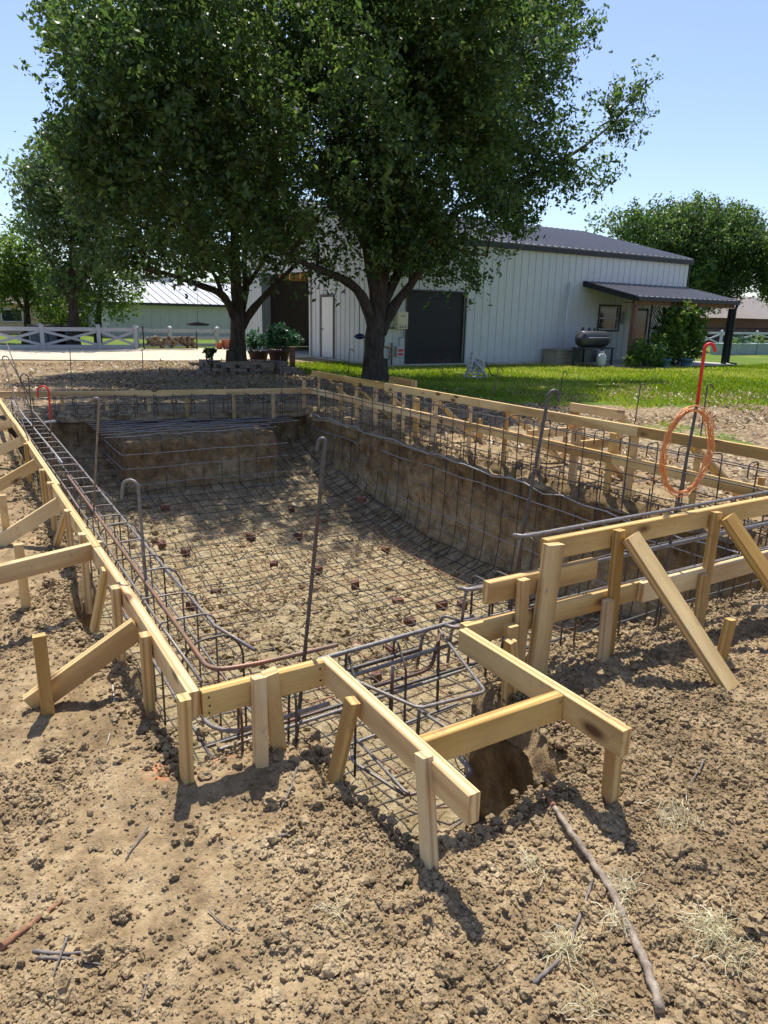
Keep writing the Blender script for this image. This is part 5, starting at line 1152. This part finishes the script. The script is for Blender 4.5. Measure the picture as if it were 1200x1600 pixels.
V = np.stack([np.stack([xs-ux*L-uy*w_, ys-uy*L+ux*w_, zz-tz], -1), np.stack([xs-ux*L+uy*w_, ys-uy*L-ux*w_, zz-tz*.6], -1), np.stack([xs+ux*L+uy*w_, ys+uy*L-ux*w_, zz+tz], -1), np.stack([xs+ux*L-uy*w_, ys+uy*L+ux*w_, zz+tz*.6], -1)], 1).reshape(-1, 3)
mlit = leaf_mat('dead_leaf', (.06,.035,.02), (.26,.18,.09), (.55,.43,.24), .2); tag(link('leaf_litter', mesh_np('leaf_litter', V, np.arange(n*4).reshape(n, 4), mlit, False, {'v': np.repeat(rng.random(n), 4)})), 'dead leaves and mulch scattered over the ground by the trees', 'leaf litter', kind='stuff')
# foreground sticks
mstick = NM('stick_bark', .9, 0, .1); _f = mstick.noise(20, 6, .7); mstick.base(mstick.ramp(_f, [(.35, (.17,.13,.10)), (.65, (.42,.35,.27))])).bump(_f, 1, .01); mstick = mstick.m
mor = simple('orange_bark', (.34,.17,.09), .8, var=.4, scale=30); mgst = simple('grey_twig', (.20,.17,.15), .9, var=.3, scale=30)
def stick(lab, pxs, r0, r1, mat=mstick, lift=.01, name='fallen_stick', cat='stick', group=None):
    pts_ = []
    for (px, py) in pxs: p = P(px, py, 0); z = gzb(p.x, p.y); p = P(px, py, z+lift); pts_.append(p)
    q_ = []
    for a, b in zip(pts_, pts_[1:]):
        for t in range(6): q_.append(a.lerp(b, t/6)+Vector((random.uniform(-1,1),random.uniform(-1,1),random.uniform(-1,1)))*r0*.22)
    q_.append(pts_[-1]); n = len(q_); rad = [(r0+(r1-r0)*i/(n-1))*(1+.1*math.sin(i*2.3)) for i in range(n)]
    return tag(MB().tube(q_, r0, 8, rad=rad).build(name, mat, None, tuple(pts_[0])), lab, cat, group)
o = stick('long thick branch lying from the notch hole down to the bottom edge', [(1032,1578),(1010,1510),(985,1455),(955,1390),(925,1345),(893,1300),(866,1262)], .0115, .0085, lift=.016)
MB().tube([P(866,1262,gzb(*P(866,1262)[:2])+.016), P(858,1248,gzb(*P(858,1248)[:2])+.012)], .011, 8).build('broken_end', mor, o, origin=tuple(o.location))
stick('thin dark branch crossing a straw clump left of the long branch', [(832,1537),(868,1505),(890,1478),(908,1425),(926,1375)], .0055, .0035, mgst, .012)
stick('orange strip of bark at the lower left edge', [(0,1480),(40,1452),(75,1425),(102,1402)], .010, .004, mor, .008)
stick('grey twig beneath the crossing twig at lower left', [(52,1486),(95,1490),(140,1487)], .005, .003, mgst, .01); stick('brown twig curving right at lower left', [(60,1496),(105,1497),(160,1508)], .0045, .002, mgst, .008)
stick('thin twig crossing over two others at lower left', [(104,1465),(92,1500),(78,1535)], .003, .002, mgst, .016); stick('slender upright-lying twig at the bottom, left of centre', [(232,1522),(222,1560),(212,1600)], .003, .002, mgst, .006)
stick('short grey stick lying below the leaning front stake', [(415,1317),(435,1306),(457,1302)], .006, .004, mgst, .008); stick('thin forked twig left of the front stakes', [(232,1290),(215,1315),(196,1342)], .0035, .002, mgst, .006)
stick('thin pale reed lying under the long leaning brace', [(176,1070),(180,1110),(168,1160)], .003, .0018, mcream, .01); stick('short twig at the right beside the grey clod', [(1112,1162),(1095,1200),(1075,1228)], .004, .002, mgst, .008)
stick('twig lying in the shadow below the split stakes', [(465,1195),(455,1230),(440,1262)], .004, .003, mgst, .01); stick('faint thin twig at lower middle', [(325,1420),(350,1445),(375,1455)], .002, .0015, mgst, .005)
# straw
mstraw = leaf_mat('straw', (.42,.38,.22), (.58,.54,.36), (.72,.70,.52), .3)
def straw(lab, px, py, r, n, hh=.03):
    c = P(px, py); xs = c.x+rng.normal(size=n)*r; ys = c.y+rng.normal(size=n)*r*.8; V = []; Fc = []; 
    for i in range(n):
        z = gz(xs[i], ys[i]); a = rng.random()*6.28; L = .02+.05*rng.random(); w_ = .0011; b = rng.normal()*.8; q_ = []
        for t in (0,.33,.66,1): q_.append((xs[i]+math.cos(a+b*t)*L*t, ys[i]+math.sin(a+b*t)*L*t, z+.003+hh*rng.random()*math.sin(t*2.6)))
        k0 = len(V)
        for t, p in enumerate(q_): V += [(p[0]-math.sin(a)*w_, p[1]+math.cos(a)*w_, p[2]), (p[0]+math.sin(a)*w_, p[1]-math.cos(a)*w_, p[2]+.001)]
        for t in range(3): Fc.append((k0+2*t, k0+2*t+1, k0+2*t+3, k0+2*t+2))
    o0 = np.array((c.x, c.y, 0)); o = link('straw_clump', mesh_np('straw_clump', np.array(V)-o0, Fc, mstraw, False, {'v': np.repeat(rng.random(n), 8)}), None, tuple(o0)); tag(o, lab, 'straw', 'straw clumps on the soil')
straw('largest pale straw clump at the lower right edge', 1115, 1470, .030, 170); straw('trailing straw wisps below the largest clump at lower right', 1135, 1510, .03, 60); straw('straw clump on the middle of the long branch', 972, 1405, .020, 60); straw('straw clump left of the long branch, below the one lying on it', 958, 1452, .014, 45)
straw('straw clump at the lower end of the thin dark branch', 882, 1493, .018, 90); straw('small straw wisp beside the round clods in the middle right', 832, 1372, .012, 24); straw('dry grass sticking out of the root-bound clod', 1050, 1305, .03, 60, .06); straw('few straws at the bottom edge, right of centre', 920, 1590, .02, 30); straw('faint straw wisps at lower centre', 527, 1440, .015, 24)
#print('LEAVES', {o.name: len(o.data.polygons) for o in bpy.data.objects if o.name.startswith('crown')})
